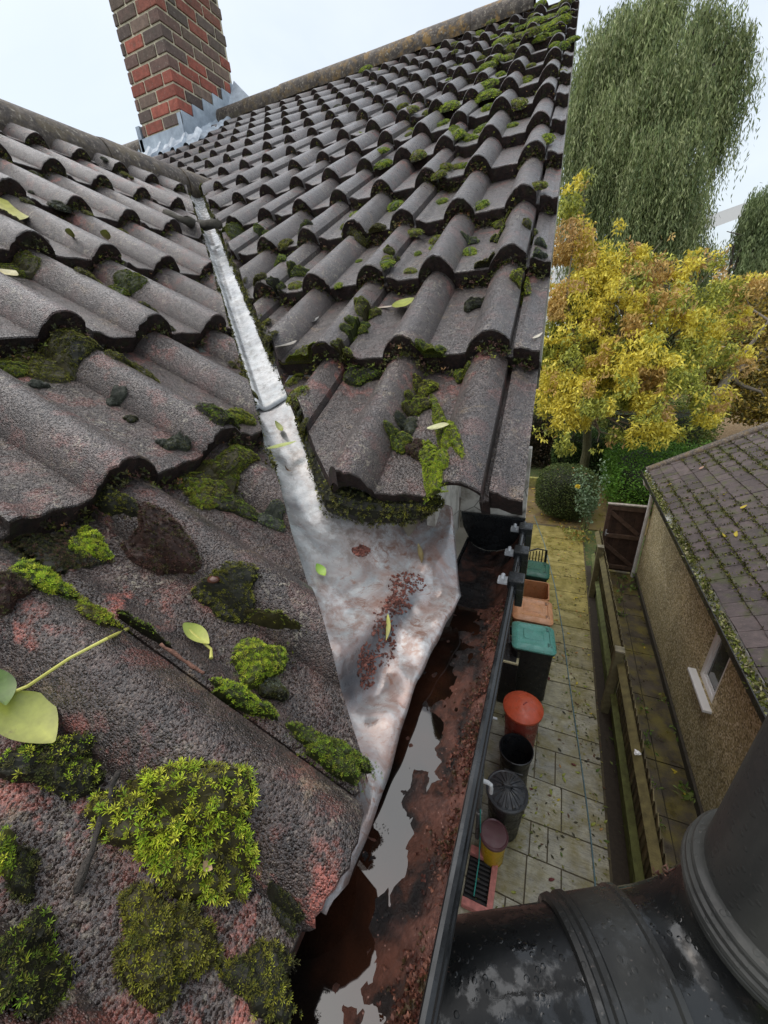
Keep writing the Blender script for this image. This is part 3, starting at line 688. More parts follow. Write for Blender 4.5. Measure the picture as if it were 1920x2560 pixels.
for i in range(len(ys) - 1):
    y0, y1 = ys[i], ys[i + 1]; x0, x1 = -.33, 1.0
    if y0 > 4.2: xs = [x0, x1] if rng.random() < .6 else [x0, .1 + rng.uniform(-.1, .15), x1]
    elif y0 > 3.5: xs = [x0, .26, x1]
    else: xs = [x0, .16 + rng.uniform(-.12, .10), .45 + rng.uniform(-.05, .2), x1]
    far_ = min(1, max(0, (y0 - 3.4) / 3))
    for a_, b_ in zip(xs[:-1], xs[1:]):
        t = rng.random(); c = np.array((.39, .375, .29)) * (1 - far_) + np.array((.34, .28, .09)) * far_
        c = c * rng.uniform(.75, 1.15) + np.array((.03, .02, -.01)) * (t - .5)
        sk = .03 * math.sin(i * 2.3)
        V = [(a_ + .007, y0 + .007 - sk * a_, G + .0), (b_ - .007, y0 + .007 - sk * b_, G), (b_ - .007, y1 - .007 - .03 * math.sin((i + 1) * 2.3) * b_, G), (a_ + .007, y1 - .007 - .03 * math.sin((i + 1) * 2.3) * a_, G)]
        mb.prism(V, (0, 0, rng.uniform(-.002, .003)), (0, 0, -.02), c)
tag(mb.build('paving', M['slab']), kind='structure')
mb = MB(); mb.box((-.34, -1.3, G - .10), (1.02, 10.0, G - .008), (.075, .06, .032)); tag(mb.build('paving_joints', M['vcr']), kind='structure')
dk = MB(); rng = random.Random(5); y = -1.3
while y < 8.1:
    L = rng.uniform(.6, 1.0)
    for a_, b_ in ((1.22, 1.60), (1.61, 1.90)):
        dk.prism([(a_, y + .006, G), (b_, y + .006, G), (b_, y + L - .006, G), (a_, y + L - .006, G)], (0, 0, rng.uniform(-.004, .002)), (0, 0, -.03), np.array((.075, .06, .042)) * rng.uniform(.8, 1.2))
    y += L
tag(dk.build('path', M['slab']), kind='structure')
mb = MB(); mb.box((1.0, -1.3, G - .1), (1.95, 8.2, G - .012), (.035, .026, .016)); tag(mb.build('soil_bed', M['vcr']), kind='structure')
# patio stretch beyond the bins and the leaf litter in front of the sleepers
mb = MB(); mb.box((-1.5, 10.0, G - .1), (3.0, 13.2, G - .006), (.20, .14, .07)); tag(mb.build('patio', M['slab']), kind='structure')

# ================================================================ leaves on the ground, roofs and lead
def leaf_mesh(L, W, bend, col, tip=None, curl=.0, n=8):
    """a lens-shaped leaf with a midrib fold, lying along +x"""
    V = []; C = []; F = []
    for i in range(n + 1):
        t = i / n; ww = W * (math.sin(math.pi * min(1, t * .97 + .015)) ** .8) * (1.15 - .4 * t) / 2
        x = L * (t - .5); z = bend * (4 * (t - .5) ** 2 - .0) + curl * t * t
        yb = L * .05 * math.sin(3 * t)
        c = np.array(col) * (1 - t) + np.array(tip if tip is not None else col) * t
        for s_, dz, k in ((-1, .22 * ww, .9), (0, 0, 1.25), (1, .22 * ww, 1.)):
            V.append((x, yb + s_ * ww, z + dz + .0006)); C.append(c * k * .78)
    for i in range(n):
        for j in range(2): F.append((i * 3 + j, (i + 1) * 3 + j, (i + 1) * 3 + j + 1, i * 3 + j + 1))
    return V, F, C
LEAFCOL = {'yg': ((.30, .34, .05), (.42, .45, .10)), 'y': ((.62, .48, .04), (.70, .56, .08)), 'o': ((.48, .24, .08), (.5, .3, .1)), 'g': ((.10, .17, .03), (.14, .22, .05)), 'br': ((.13, .075, .045), (.20, .13, .08)), 'pk': ((.48, .27, .19), (.55, .36, .26)), 'dk': ((.035, .035, .02), (.06, .05, .03)), 'gr': ((.26, .24, .20), (.34, .31, .26)), 'rd': ((.13, .025, .03), (.2, .05, .04))}
LM = {}
for k, (a_, b_) in LEAFCOL.items():
    V, F, C = leaf_mesh(.055, .026, .006, a_, b_)
    V = np.array(V); V[:, 2] -= H
    o = mk('fallen_leaf', V, F, M['leaf'], None, C, True, None, (0, 0, 0)); LM[k] = o.data; bpy.data.objects.remove(o)
def drop(P, k, size, rz, label, group, tilt=(0, 0), name='fallen_leaf', cat='leaf'):
    o = bpy.data.objects.new(name, LM[k]); COL.objects.link(o); o.location = (P[0], P[1], P[2] + H)
    o.rotation_euler = (tilt[0], tilt[1], rz); o.scale = (size, size, size)
    return tag(o, label, cat, group)
rng = random.Random(77)
PAVE = {'y': 'small yellow leaf fallen on the paving', 'yg': 'small yellow-green leaf fallen on the paving', 'o': 'small orange leaf fallen on the paving', 'g': 'small green leaf fallen on the paving', 'dk': 'small blackened leaf fallen on the paving', 'rd': 'small dark red leaf fallen on the paving'}
for i in range(118):
    y = 1.6 + 8 * rng.random() ** 1.35; x = rng.uniform(.12, 1.0)
    k = rng.choice(['yg', 'yg', 'y', 'g', 'g', 'o', 'dk', 'yg', 'rd'])
    if y > 5: k = rng.choice(['y', 'y', 'yg', 'o'])
    drop((x, y, G + .006), k, rng.uniform(.7, 1.25), rng.uniform(0, 6.3), PAVE[k], 'leaves fallen on the paving')
for i in range(28):
    drop((rng.uniform(1.25, 1.9), 1.8 + 6 * rng.random(), G + .006), rng.choice(['yg', 'y', 'g']), rng.uniform(.7, 1.2), rng.uniform(0, 6.3), 'small leaf fallen on the dark path beside the bungalow', 'leaves fallen on the dark path')
for i in range(32):
    k = rng.choice(['y', 'o', 'y', 'br']); drop((rng.uniform(-.5, .7), rng.uniform(10.1, 12.5), G + .02), k, rng.uniform(1.2, 2.2), rng.uniform(0, 6.3), 'autumn leaf on the patio by the clipped bush', 'leaves on the far patio')

# rope along the paving
mb = MB(); pr_ = [atz(x, y, G) for x, y in ((1335, 1290), (1361, 1362), (1388, 1470), (1407, 1580), (1420, 1690), (1441, 1830), (1460, 1960), (1474, 2080), (1487, 2200), (1492, 2320))]
mb.tube([(p[0] + .004 * math.sin(i * 2), p[1], G + .012) for i, p in enumerate(pr_)], .0075, (.10, .17, .19), k=6); tag(mb.build('rope', M['vcr']), 'thin blue rope lying along the paving slabs', 'rope')

# ================================================================ bins
def rrect(w, d, r, z, k=5, ox=0, oy=0):
    P = []
    for cx, cy, a0 in ((w / 2 - r, d / 2 - r, 0), (-w / 2 + r, d / 2 - r, 90), (-w / 2 + r, -d / 2 + r, 180), (w / 2 - r, -d / 2 + r, 270)):
        for i in range(k + 1):
            a = R(a0 + 90 * i / k); P.append((cx + r * math.cos(a) + ox, cy + r * math.sin(a) + oy, z))
    return P
def loft(mb, secs, c, cap0=True, cap1=True):
    n = len(secs[0]); V = [p for s_ in secs for p in s_]
    F = [(i * n + j, i * n + (j + 1) % n, (i + 1) * n + (j + 1) % n, (i + 1) * n + j) for i in range(len(secs) - 1) for j in range(n)]
    if cap0: F.append(tuple(range(n))[::-1])
    if cap1: F.append(tuple(range((len(secs) - 1) * n, len(secs) * n)))
    mb.add(V, F, c)
def wheelie(loc, rz, w, d, h, body, lidc, label, open_=False):
    """hinge and wheels on the -x side, lid opening towards +x"""
    t = thing('wheelie_bin', loc, label, 'bin'); t.rotation_euler = (0, 0, rz)
    mb = MB(); secs = [rrect(w * .80, d * .80, .05, .06, ox=.01), rrect(w * .84, d * .85, .055, .35, ox=.005), rrect(w * .93, d * .95, .06, h - .13), rrect(w * .95, d * .97, .06, h - .10), rrect(w * 1.0, d * 1.0, .06, h - .10), rrect(w * 1.01, d * 1.01, .06, h - .05)]
    if open_: secs += [rrect(w * .93, d * .93, .055, h - .05), rrect(w * .90, d * .90, .055, h - .12), rrect(w * .76, d * .76, .05, .10)]
    loft(mb, secs, body); mb.box((-w * .52, -d * .40, h - .10), (-w * .42, d * .40, h - .05), body, .01)
    mb.tube([(-w * .60, -d * .38, h - .04), (-w * .60, d * .38, h - .04)], .014, body)
    for s_ in (-1, 1): mb.box((-w * .60, s_ * d * .3 - .012, h - .09), (-w * .48, s_ * d * .3 + .012, h - .03), body, .004)
    o = mb.build('body', M['bin'], t, org=LO, smooth=False); autosmooth(o, 40)
    for s_ in (-1, 1):
        mb = MB(); mb.lathe([(.0, 0), (.03, 0), (.05, .01), (.095, .012), (.10, .025), (.095, .045), (.05, .047), (0, .047)], (-w * .36, s_ * d * .40 - .02, .10), (.012, .012, .013), k=24, axis=(0, 1, 0)); mb.build('wheel', M['bin'], t, org=LO)
    mb = MB()
    def z(x, zz): return zz
    secs = [rrect(w * 1.04, d * 1.04, .06, h - .045), rrect(w * 1.06, d * 1.06, .07, h - .02), rrect(w * 1.0, d * 1.0, .07, h), rrect(w * .86, d * .84, .07, h + .022), rrect(w * .80, d * .78, .06, h + .026), rrect(w * .76, d * .72, .05, h + .014), rrect(w * .5, d * .4, .04, h + .016), rrect(w * .46, d * .36, .04, h + .028)]
    loft(mb, secs, lidc)
    for s_ in (-1, 1): mb.box((w * .33, s_ * d * .30 - .035, h + .012), (w * .43, s_ * d * .30 + .035, h + .024), tuple(x * .45 for x in lidc), .003)
    V = np.concatenate(mb.v)
    if open_:                                       # thrown right back, hanging behind the bin
        for a in mb.v:
            x = a[:, 0] + w * .52; zz = a[:, 2] - (h - .03); q = R(-100); a2x = x * math.cos(q) - zz * math.sin(-q) * -1; 
            nx_ = x * math.cos(R(105)) - zz * math.sin(R(105)); nz_ = x * math.sin(R(105)) + zz * math.cos(R(105))
            a[:, 0] = nx_ - w * .56; a[:, 2] = nz_ + h - .03
    else:
        for a in mb.v: a[:, 2] -= np.clip(a[:, 0] + w * .5, 0, 9) * .05
    o = mb.build('lid', M['bin'], t, org=LO); autosmooth(o, 40)
    return t
wheelie((.075, 4.40, G), R(6), .53, .50, 1.06, (.012, .013, .014), (.10, .33, .27), 'black wheelie bin with a pale green lid, nearest of the bins with wheels')
wheelie((.03, 5.06, G), R(4), .54, .52, 1.0, (.40, .17, .07), (.60, .30, .15), 'orange wheelie bin with its orange lid shut')
wheelie((.00, 5.62, G), R(2), .50, .50, 1.0, (.42, .19, .08), (.55, .27, .13), 'lidless-looking orange wheelie bin standing open and empty', True)
wheelie((-.03, 6.22, G), R(2), .50, .46, 1.0, (.02, .05, .035), (.03, .13, .085), 'dark green wheelie bin farthest along the wall')
# black storage box between the bins and the wall
t = thing('storage_box', (-.18, 4.26, G), 'black box with a flaking cream rim beside the green-lidded bin', 'box')
mb = MB(); mb.box((-.30, 4.05, G), (-.075, 4.55, G + .80), (.012, .012, .013), .01); mb.build('body', M['bin'], t)
mb = MB(); mb.box((-.305, 4.04, G + .80), (-.07, 4.56, G + .83), (.55, .50, .30), .006); mb.box((-.29, 4.06, G + .826), (-.10, 4.54, G + .834), (.02, .02, .02), .002); mb.build('lid', M['bin'], t)
def round_bin(loc, name, label, prof, col, cat='bin', ribs=None, inner=None):
    t = thing(name, loc, label, cat); mb = MB(); mb.lathe(prof, (0, 0, 0), col, k=56, wob=ribs); o = mb.build('body', M['bin'], t, org=LO); autosmooth(o, 40); return t
# red bin with a shallow domed lid and a moulded grip
t = round_bin((.045, 3.42, G), 'rubbish_bin', 'round red plastic bin with a shallow domed red lid', [(.165, 0), (.17, .02), (.198, .74), (.208, .76), (.208, .80)], (.30, .045, .03))
mb = MB(); mb.lathe([(.214, .775), (.226, .78), (.228, .81), (.20, .835), (.12, .872), (.03, .892), (0, .894)], (0, 0, 0), (.52, .085, .035), k=56); o = mb.build('lid', M['bin'], t, org=LO); autosmooth(o, 45)
g_ = MB(); q = R(-35)
def lz(r_): return .894 - .30 * r_
for s_ in (-1, 1):
    A = np.array((.02, s_ * .03)); B = np.array((.19, s_ * .075)); rm = np.array([[math.cos(q), -math.sin(q)], [math.sin(q), math.cos(q)]]); A = rm @ A; B = rm @ B
    g_.tube([(A[0], A[1], lz(np.hypot(*A)) + .002), (B[0], B[1], lz(np.hypot(*B)) - .008)], .007, (.42, .06, .03))
A = rm @ np.array((.02, -.03)); B = rm @ np.array((.02, .03)); g_.tube([(A[0], A[1], .890), (B[0], B[1], .890)], .008, (.25, .03, .02))
g_.build('grip', M['bin'], o, org=LO)
# open black tub
t = round_bin((.022, 3.02, G), 'open_tub', 'open empty black plastic dustbin without its lid', [(.14, 0), (.145, .02), (.172, .56), (.184, .57), (.187, .60), (.178, .605), (.172, .58), (.166, .55), (.135, .04), (.10, .03), (.0, .03)], (.012, .013, .015))
for s_ in (-1, 1):
    mb = MB(); mb.tube([(.17 * math.cos(a), s_ * .0 + .17 * math.sin(a) * 0 + s_ * (.185 + .03 * math.cos((a - math.pi / 2) * 1.0)), .50 + .0 * a) for a in np.linspace(R(55), R(125), 7)], .011, (.012, .013, .015)); mb.build('handle', M['bin'], t, org=LO)
# black ribbed dustbin with a fluted lid
t = round_bin((-.02, 2.50, G), 'dustbin', 'black ribbed dustbin wearing a fluted black lid', [(.145, 0), (.15, .02), (.185, .62), (.195, .64), (.195, .66)], (.013, .014, .015), ribs=lambda q, i: 1 + .012 * math.copysign(1, math.sin(24 * q)))
mb = MB(); mb.lathe([(.196, .635), (.206, .64), (.206, .665), (.19, .675), (.182, .672), (.17, .685), (.10, .715), (.05, .728), (.03, .730), (.0, .731)], (0, 0, 0), (.04, .043, .047), k=96, wob=lambda q, i: 1 + (.008 if i in (5, 6) else 0)); 
a = mb.v[0]; rr = np.hypot(a[:, 0], a[:, 1]); an = np.arctan2(a[:, 1], a[:, 0]); a[:, 2] += .006 * np.sign(np.sin(16 * an)) * ((rr > .04) & (rr < .175)); o = mb.build('lid', M['bin'], t, org=LO)
mb = MB(); mb.tube([(-.05, 0, .725), (-.035, 0, .755), (.035, 0, .755), (.05, 0, .725)], .011, (.03, .032, .035)); mb.build('handle', M['bin'], o, org=LO)
# yellow bucket with a maroon lid
t = round_bin((-.09, 2.20, G), 'bucket', 'small yellow bucket closed with a maroon lid', [(.105, 0), (.108, .01), (.125, .38), (.125, .40)], (.62, .40, .02), cat='bucket')
mb = MB(); mb.lathe([(.126, .37), (.135, .375), (.137, .41), (.128, .42), (.118, .412), (.02, .415), (0, .415)], (0, 0, 0), (.13, .06, .065), k=48); o = mb.build('lid', M['bin'], t, org=LO); autosmooth(o, 40)
# dark metal railing by the far bins
t = thing('metal_railing', (.0, 6.95, G), 'dark metal railing behind the farthest bin', 'railing')
for k in range(7): mb = MB(); mb.tube([(-.18 + k * .055, 6.9 + .03 * k, G), (-.18 + k * .055, 6.9 + .03 * k, G + .88)], .010, (.012, .012, .012), k=6); mb.build('bar', M['bin'], t)
mb = MB(); mb.tube([(-.2, 6.88, G + .9), (.0, 7.0, G + .93), (.17, 7.1, G + .86), (.18, 7.1, G)], .016, (.015, .015, .015), k=8); mb.build('top_rail', M['bin'], t)

# ---------------------------------------------------------------- low down on the house wall
t = thing('drain_gully', (-.15, 1.98, G), 'pink painted gully surround with a slotted iron grate', 'drain')
mb = MB(); c = (.52, .20, .17)
for lo, hi in (((-.30, 2.12, G), (-.02, 2.19, G + .07)), ((-.30, 1.70, G), (-.02, 1.76, G + .07)), ((-.075, 1.76, G), (-.02, 2.12, G + .07))): mb.box(lo, hi, c, .004)
mb.build('surround', M['vcr'], t)
mb = MB(); 
for k in range(9): mb.box((-.29, 1.775 + k * .038, G + .012), (-.085, 1.793 + k * .038, G + .03), (.03, .03, .03))
mb.box((-.30, 1.76, G), (-.08, 2.12, G + .006), (.006, .006, .006)); mb.build('grate', M['vcr'], t)
t = thing('drainpipe', (-.22, 2.22, G), 'thin dark waste pipe running down the house wall to the gully', 'pipe')
mb = MB(); mb.tube([(-.255, 2.26, G + .1), (-.255, 2.27, G + 1.2), (-.255, 2.28, -.5)], .024, (.10, .11, .11)); mb.build('pipe', M['bin'], t)
for z in (.55, 1.5): mb = MB(); mb.lathe([(.026, 0), (.033, .002), (.033, .03), (.026, .032)], (-.255, 2.265, G + z), (.25, .26, .26), k=16, closed=True); mb.build('clip', M['bin'], t)
mb = MB(); mb.tube([(-.30, 2.30, G + 1.02), (-.19, 2.30, G + 1.02), (-.165, 2.30, G + 1.0), (-.16, 2.30, G + .95), (-.16, 2.30, G + .88)], .020, (.68, .70, .70)); tag(mb.build('overflow_pipe', M['bin']), 'white bent overflow pipe sticking out above the yellow bucket', 'pipe')
mb = MB(); mb.lathe([(0, 0), (.02, 0), (.024, .02), (.014, .05), (.014, .09), (0, .09)], (-.30, 3.05, G + .95), (.45, .47, .47), k=16, axis=(1, 0, 0)); tag(mb.build('wall_vent', M['bin']), 'small grey outlet knob on the house wall beside the open tub', 'vent')
mb = MB(); mb.tube([(-.235, 2.20, G + .72), (-.215, 2.16, G + .4), (-.20, 2.05, G + .12), (-.2, 1.8, G + .05)], .006, (.02, .30, .25), k=6); tag(mb.build('hose', M['bin']), 'thin turquoise hose hanging down into the gully', 'hose')

# ================================================================ fence and gate
fe = thing('fence', (1.12, 4.4, G), 'low mossy wooden board fence with posts dividing the two paths', 'fence')
wc_ = [(.095, .078, .034), (.075, .062, .028), (.12, .10, .045)]
rng = random.Random(8)
def fx(y): return 1.165 + (4.4 - y) * .012
for yy in (-1.2, 1.75, 4.42, 7.08):
    mb = MB(); x = fx(yy) - .07; mb.box((x - .048, yy - .045, G - .02), (x + .048, yy + .045, G + 1.10), (.16, .14, .07), .006); mb.box((x - .054, yy - .052, G + 1.10), (x + .054, yy + .052, G + 1.125), (.20, .18, .12), .004); mb.build('post', M['wood'], fe)
for a_, b_ in ((-1.2, 1.75), (1.75, 4.42), (4.42, 7.08), (7.08, 8.05)):
    mb = MB(); y = a_ + .02
    while y < b_ - .02:
        wv = rng.uniform(.085, .11); yb = min(y + wv + .012, b_)
        x0 = fx(y); h_ = 1.02 + rng.uniform(-.012, .012)
        mb.prism([(x0, y, 0), (x0 + .012, y, 0), (x0 + .022, yb, 0), (x0 + .016, yb, 0)], (0, 0, G + .06), (0, 0, G + h_), np.array(rng.choice(wc_)) * rng.uniform(.8, 1.25)); y += wv
    mb.build('board_panel', M['wood'], fe)
    for z, wd in ((.90, .072), (.36, .062)):
        mb = MB(); A = [(fx(a_), a_, G + z + wd * .8), (fx(a_) - wd, a_, G + z), (fx(a_), a_, G + z - wd * .6)]; B = [(fx(b_), b_, G + z + wd * .8), (fx(b_) - wd, b_, G + z), (fx(b_), b_, G + z - wd * .6)]
        mb.add(A + B, [(0, 1, 2), (5, 4, 3), (0, 3, 4, 1), (1, 4, 5, 2), (2, 5, 3, 0)], (.13, .11, .04) if z > .5 else (.13, .15, .045)); mb.build('rail', M['wood'], fe)
    mb = MB(); mb.box((fx(a_) - .03, a_ + .05, G), (fx(a_) - .005, b_ - .05, G + .14), (.10, .12, .03), .003); mb.build('gravel_board', M['wood'], fe)
mb = MB(); mb.lathe([(0, .02), (.02, .015), (.03, -.005), (.015, -.02), (0, -.02)], (fx(3.12) - .05, 3.12, G + .99), (.75, .75, .74), k=9, wob=lambda q, i: 1 + .4 * math.sin(3 * q + i)); tag(mb.build('paper_scrap', M['vc']), 'crumpled white scrap caught on the fence rail', 'paper')
gt = thing('garden_gate', (1.55, 8.08, G), 'dark brown ledged and braced timber gate closing the path', 'gate')
gc = (.055, .030, .020)
mb = MB()
for k in range(7): mb.box((1.22 + k * .098, 8.09, G + .04), (1.317 + k * .098, 8.11, G + 1.52), np.array(gc) * random.Random(k).uniform(.7, 1.2), .003)
mb.build('board_panel', M['wood'], gt)
for z in (.10, .82, 1.44): mb = MB(); mb.box((1.21, 8.055, G + z), (1.91, 8.088, G + z + .085), (.10, .062, .042), .004); mb.build('ledge', M['wood'], gt)
for x in (1.20, 1.84): mb = MB(); mb.box((x, 8.05, G + .03), (x + .075, 8.10, G + 1.55), (.085, .05, .035), .004); mb.build('stile', M['wood'], gt)
for z in (.18, .91):
    mb = MB(); mb.prism([(1.28, 8.058, G + z + .52), (1.28, 8.058, G + z + .42), (1.80, 8.058, G + z), (1.84, 8.058, G + z + .06)], (0, 0, 0), (0, .028, 0), (.095, .058, .04)); mb.build('brace', M['wood'], gt)
mb = MB(); mb.box((1.19, 8.04, G + 1.55), (1.92, 8.12, G + 1.575), (.30, .26, .22), .004); mb.build('coping', M['wood'], gt)
mb = MB(); mb.box((1.235, 8.035, G + .86), (1.26, 8.052, G + 1.0), (.3, .31, .32), .003); mb.tube([(1.25, 8.04, G + .93), (1.25, 8.0, G + .93), (1.29, 8.0, G + .93)], .008, (.4, .41, .42), k=8); mb.build('latch', M['bin'], gt)

# ================================================================ bungalow next door
bg = thing('bungalow', (3.5, 4, G), 'pebble-dashed bungalow with a mossy brown tiled roof beyond the fence', 'bungalow')
pd = NT('pebbledash'); v = pd.voro(58, 'F1', 'Color'); sv = pd.t.nodes.new('ShaderNodeSeparateColor'); pd.L(v, sv.inputs[0])
c = pd.ramp(sv.outputs[0], [(.0, (.18, .14, .065)), (.4, (.42, .345, .17)), (.75, (.58, .49, .28)), (1., (.80, .72, .52))]); c = pd.mix(1., c, pd.ramp(pd.noise(2.2, 5), [(.3, .75), (.7, 1.15)]), 'MULTIPLY')
M['pebble'] = pd.done(c, .7, pd.bump(pd.voro(58), -1., .012))
# the wall is built round the window opening
WX = 1.93; wy0, wy1, wz0, wz1 = 3.96, 4.44, -3.96, -2.98
mb = MB()
mb.box((WX, -1.5, G), (WX + .25, wy0, -2.60)); mb.box((WX, wy1, G), (WX + .25, 8.02, -2.60)); mb.box((WX, wy0, G), (WX + .25, wy1, wz0)); mb.box((WX, wy0, wz1), (WX + .25, wy1, -2.60))
mb.box((WX + .25, 7.8, G), (9, 8.02, -2.62)); mb.box((WX + .25, wy0 - .2, wz0 - .2), (WX + .6, wy0 - .15, wz1 + .1)); 
mb.build('wall', M['pebble'], bg)
mb = MB(); mb.box((WX - .035, -1.5, G - .05), (WX - .001, 7.98, G + .11), (.05, .042, .03), .004); mb.build('plinth', M['vcr'], bg)
wd = MB(); fw = .068
for lo, hi in (((WX + .02, wy0, wz0), (WX + .085, wy1, wz0 + fw)), ((WX + .02, wy0, wz1 - fw), (WX + .085, wy1, wz1)), ((WX + .02, wy0, wz0 + fw), (WX + .085, wy0 + fw, wz1 - fw)), ((WX + .02, wy1 - fw, wz0 + fw), (WX + .085, wy1, wz1 - fw))): wd.box(lo, hi, (.7, .7, .7), .004)
win = wd.build('window', M['white'], bg)
g_ = MB(); 
for lo, hi in (((WX + .035, wy0 + fw, wz0 + fw), (WX + .07, wy1 - fw, wz0 + fw + .03)), ((WX + .035, wy0 + fw, wz0 + fw + .03), (WX + .07, wy0 + fw + .03, wz1 - fw)), ((WX + .035, wy1 - fw - .03, wz0 + fw + .03), (WX + .07, wy1 - fw, wz1 - fw))): g_.box(lo, hi, (.62, .62, .62), .003)
g_.build('sash', M['white'], win, org=list(bg['org']))
g_ = MB(); g_.box((WX + .050, wy0 + fw, wz0 + fw), (WX + .058, wy1 - fw, wz1 - fw)); gm = NT('window_glass'); M['glass'] = gm.done(gm.ramp(gm.noise(4), [(.3, (.05, .06, .05)), (.7, (.11, .12, .11))]), .06, None, Specular_IOR_Level=.8); g_.build('pane', M['glass'], win, org=list(bg['org']))
g_ = MB(); g_.box((WX - .080, wy0 - .07, wz0 - .045), (WX + .03, wy1 + .08, wz0 - .004), (.8, .8, .8), .008); g_.build('sill', M['white'], win, org=list(bg['org']))
# roof of small interlocking tiles, every one laid by itself
PB = R(30); ex0, ez0 = 1.735, -2.66
def bp(w_, y, h_): return (ex0 + w_ * math.cos(PB) - h_ * math.sin(PB), y, ez0 + w_ * math.sin(PB) + h_ * math.cos(PB))
rng = random.Random(21); mb = MB(); gw, tw_ = .172, .205
for i in range(22):
    y = 8.10 - (.0 if i % 2 == 0 else 0.03)
    while y > -1.5:
        w0 = i * gw + rng.uniform(-.004, .004); dh = rng.uniform(-.003, .003); c = np.array((.080, .060, .057)) * rng.uniform(.7, 1.25); a_, b_ = y - tw_ + .006, y
        sl = rng.uniform(-.004, .004); P_ = []
        for h_, wv in ((.020, w0), (.020, w0 + gw + .03)):
            pass
        top0, top1 = .024 + dh, .006 + dh
        A = [bp(w0 + sl, a_, top0), bp(w0 - sl, b_, top0), bp(w0 + gw + .03, b_, top1), bp(w0 + gw + .03, a_, top1), bp(w0 + sl, a_, top0 - .016), bp(w0 - sl, b_, top0 - .016), bp(w0 + gw + .03, b_, top1 - .012), bp(w0 + gw + .03, a_, top1 - .012)]
        mb.add(A, [(0, 3, 2, 1), (0, 1, 5, 4), (1, 2, 6, 5), (3, 0, 4, 7), (2, 3, 7, 6)], c); y -= tw_
mb.add([bp(0, -1.5, -.01), bp(0, 8.1, -.01), bp(22 * gw, 8.1, -.01), bp(22 * gw, -1.5, -.01)], [(0, 3, 2, 1)], (.03, .025, .02))
bt_ = NT('bungalow_tile'); f = bt_.noise(12, 6, .65); c = bt_.mix(1., bt_.attr(), bt_.ramp(f, [(.3, .6), (.7, 1.4)]), 'MULTIPLY'); c = bt_.mix(bt_.ramp(bt_.noise(4.5, 6, .7), [(.50, 0.), (.62, .8)]), c, (.065, .072, .018)); c = bt_.mix(bt_.ramp(bt_.noise(40, 4), [(.62, 0.), (.7, .4)]), c, (.25, .2, .17))
M['btile'] = bt_.done(c, .6, bt_.bump(bt_.noise(90, 4), .6, .004)); roof = mb.build('roof', M['btile'], bg)
mb = MB(); mb.tube([bp(w_, 8.06, .012) for w_ in np.linspace(-.02, 22 * gw, 30)], .075, (.2, 0, 0), k=14); autosmooth(mb.build('verge_cap', M['ridge'], bg), 50)
mb = MB(); mb.add([bp(-.05, 8.10, -.14), bp(-.05, 8.10, .0), bp(3.8, 8.10, .0), bp(3.8, 8.10, -.14), bp(-.05, 8.13, -.14), bp(-.05, 8.13, .0), bp(3.8, 8.13, .0), bp(3.8, 8.13, -.14)], [(0, 1, 2, 3), (7, 6, 5, 4), (0, 4, 5, 1), (1, 5, 6, 2), (3, 2, 6, 7), (0, 3, 7, 4)], (.7, .7, .68)); mb.build('bargeboard', M['white'], bg)
mb = MB(); P_ = [(1.735, -2.665), (1.735, -2.74), (1.715, -2.77), (1.665, -2.77), (1.640, -2.745), (1.634, -2.685)]
O = [(x, 0, z) for x, z in P_] + [(x + (.006 if x < 1.69 else -.006), 0, z + (.006 if z < -2.70 else 0)) for x, z in P_[::-1]]
mb.prism(O, (0, -1.5, 0), (0, 8.12, 0), (.55, .56, .54)); gg = mb.build('eaves_gutter', M['bin'], bg)
mb = MB(); mb.prism([(1.636 - .008, 0, -2.68), (1.636, 0, -2.676), (1.643, 0, -2.75), (1.668, 0, -2.776), (1.715, 0, -2.776), (1.715, 0, -2.786), (1.66, 0, -2.786), (1.634, 0, -2.755)], (0, -1.5, 0), (0, 8.12, 0), (.016, .016, .015)); mb.build('gutter_face', M['bin'], bg)
mb = MB(); mb.box((1.74, -1.5, -2.83), (1.93, 8.10, -2.80), (.5, .48, .44)); mb.box((1.738, -1.5, -2.82), (1.752, 8.1, -2.67), (.05, .045, .04)); mb.build('soffit', M['vcr'], bg)
mb = MB(); mb.tube([(1.69, 8.0, -2.78), (1.72, 8.0, -2.9), (1.86, 8.0, -3.05), (1.87, 8.0, -3.3), (1.87, 8.0, G)], .034, (.72, .72, .70)); mb.build('downpipe', M['bin'], bg)

rng = np.random.default_rng(91); n = 2600; P = np.stack([rng.uniform(-.2, 1.02, n), 1.5 + 8 * rng.random(n), np.full(n, G + .006)], -1); k = (np.sin(P[:, 0] * 7 + P[:, 1] * 2) + np.sin(P[:, 1] * 5.1) + rng.normal(size=n) * .9 + 1.6 * (P[:, 0] > .85)) > .3; P = P[k]; n = len(P)
V_ = []; C_ = []; an = rng.uniform(0, 6.3, n); L_ = rng.uniform(.008, .028, n); pc = np.array([(.10, .12, .02), (.20, .20, .05), (.05, .045, .02), (.30, .28, .08), (.12, .06, .03)])[rng.integers(0, 5, n)]
for j in range(4):
    q = an + j * math.pi / 2; V_.append(P + np.stack([np.cos(q) * L_ * (1 if j % 2 else .45), np.sin(q) * L_ * (1 if j % 2 else .45), rng.uniform(0, .004, n)], -1))
V = np.stack(V_, 1).reshape(-1, 3); tag(mk('leaf_litter', V, np.arange(4 * n).reshape(n, 4), M['leaf'], None, np.repeat(pc, 4, 0)), 'fine leaf bits and moss scattered over the paving', 'litter', None, 'stuff')
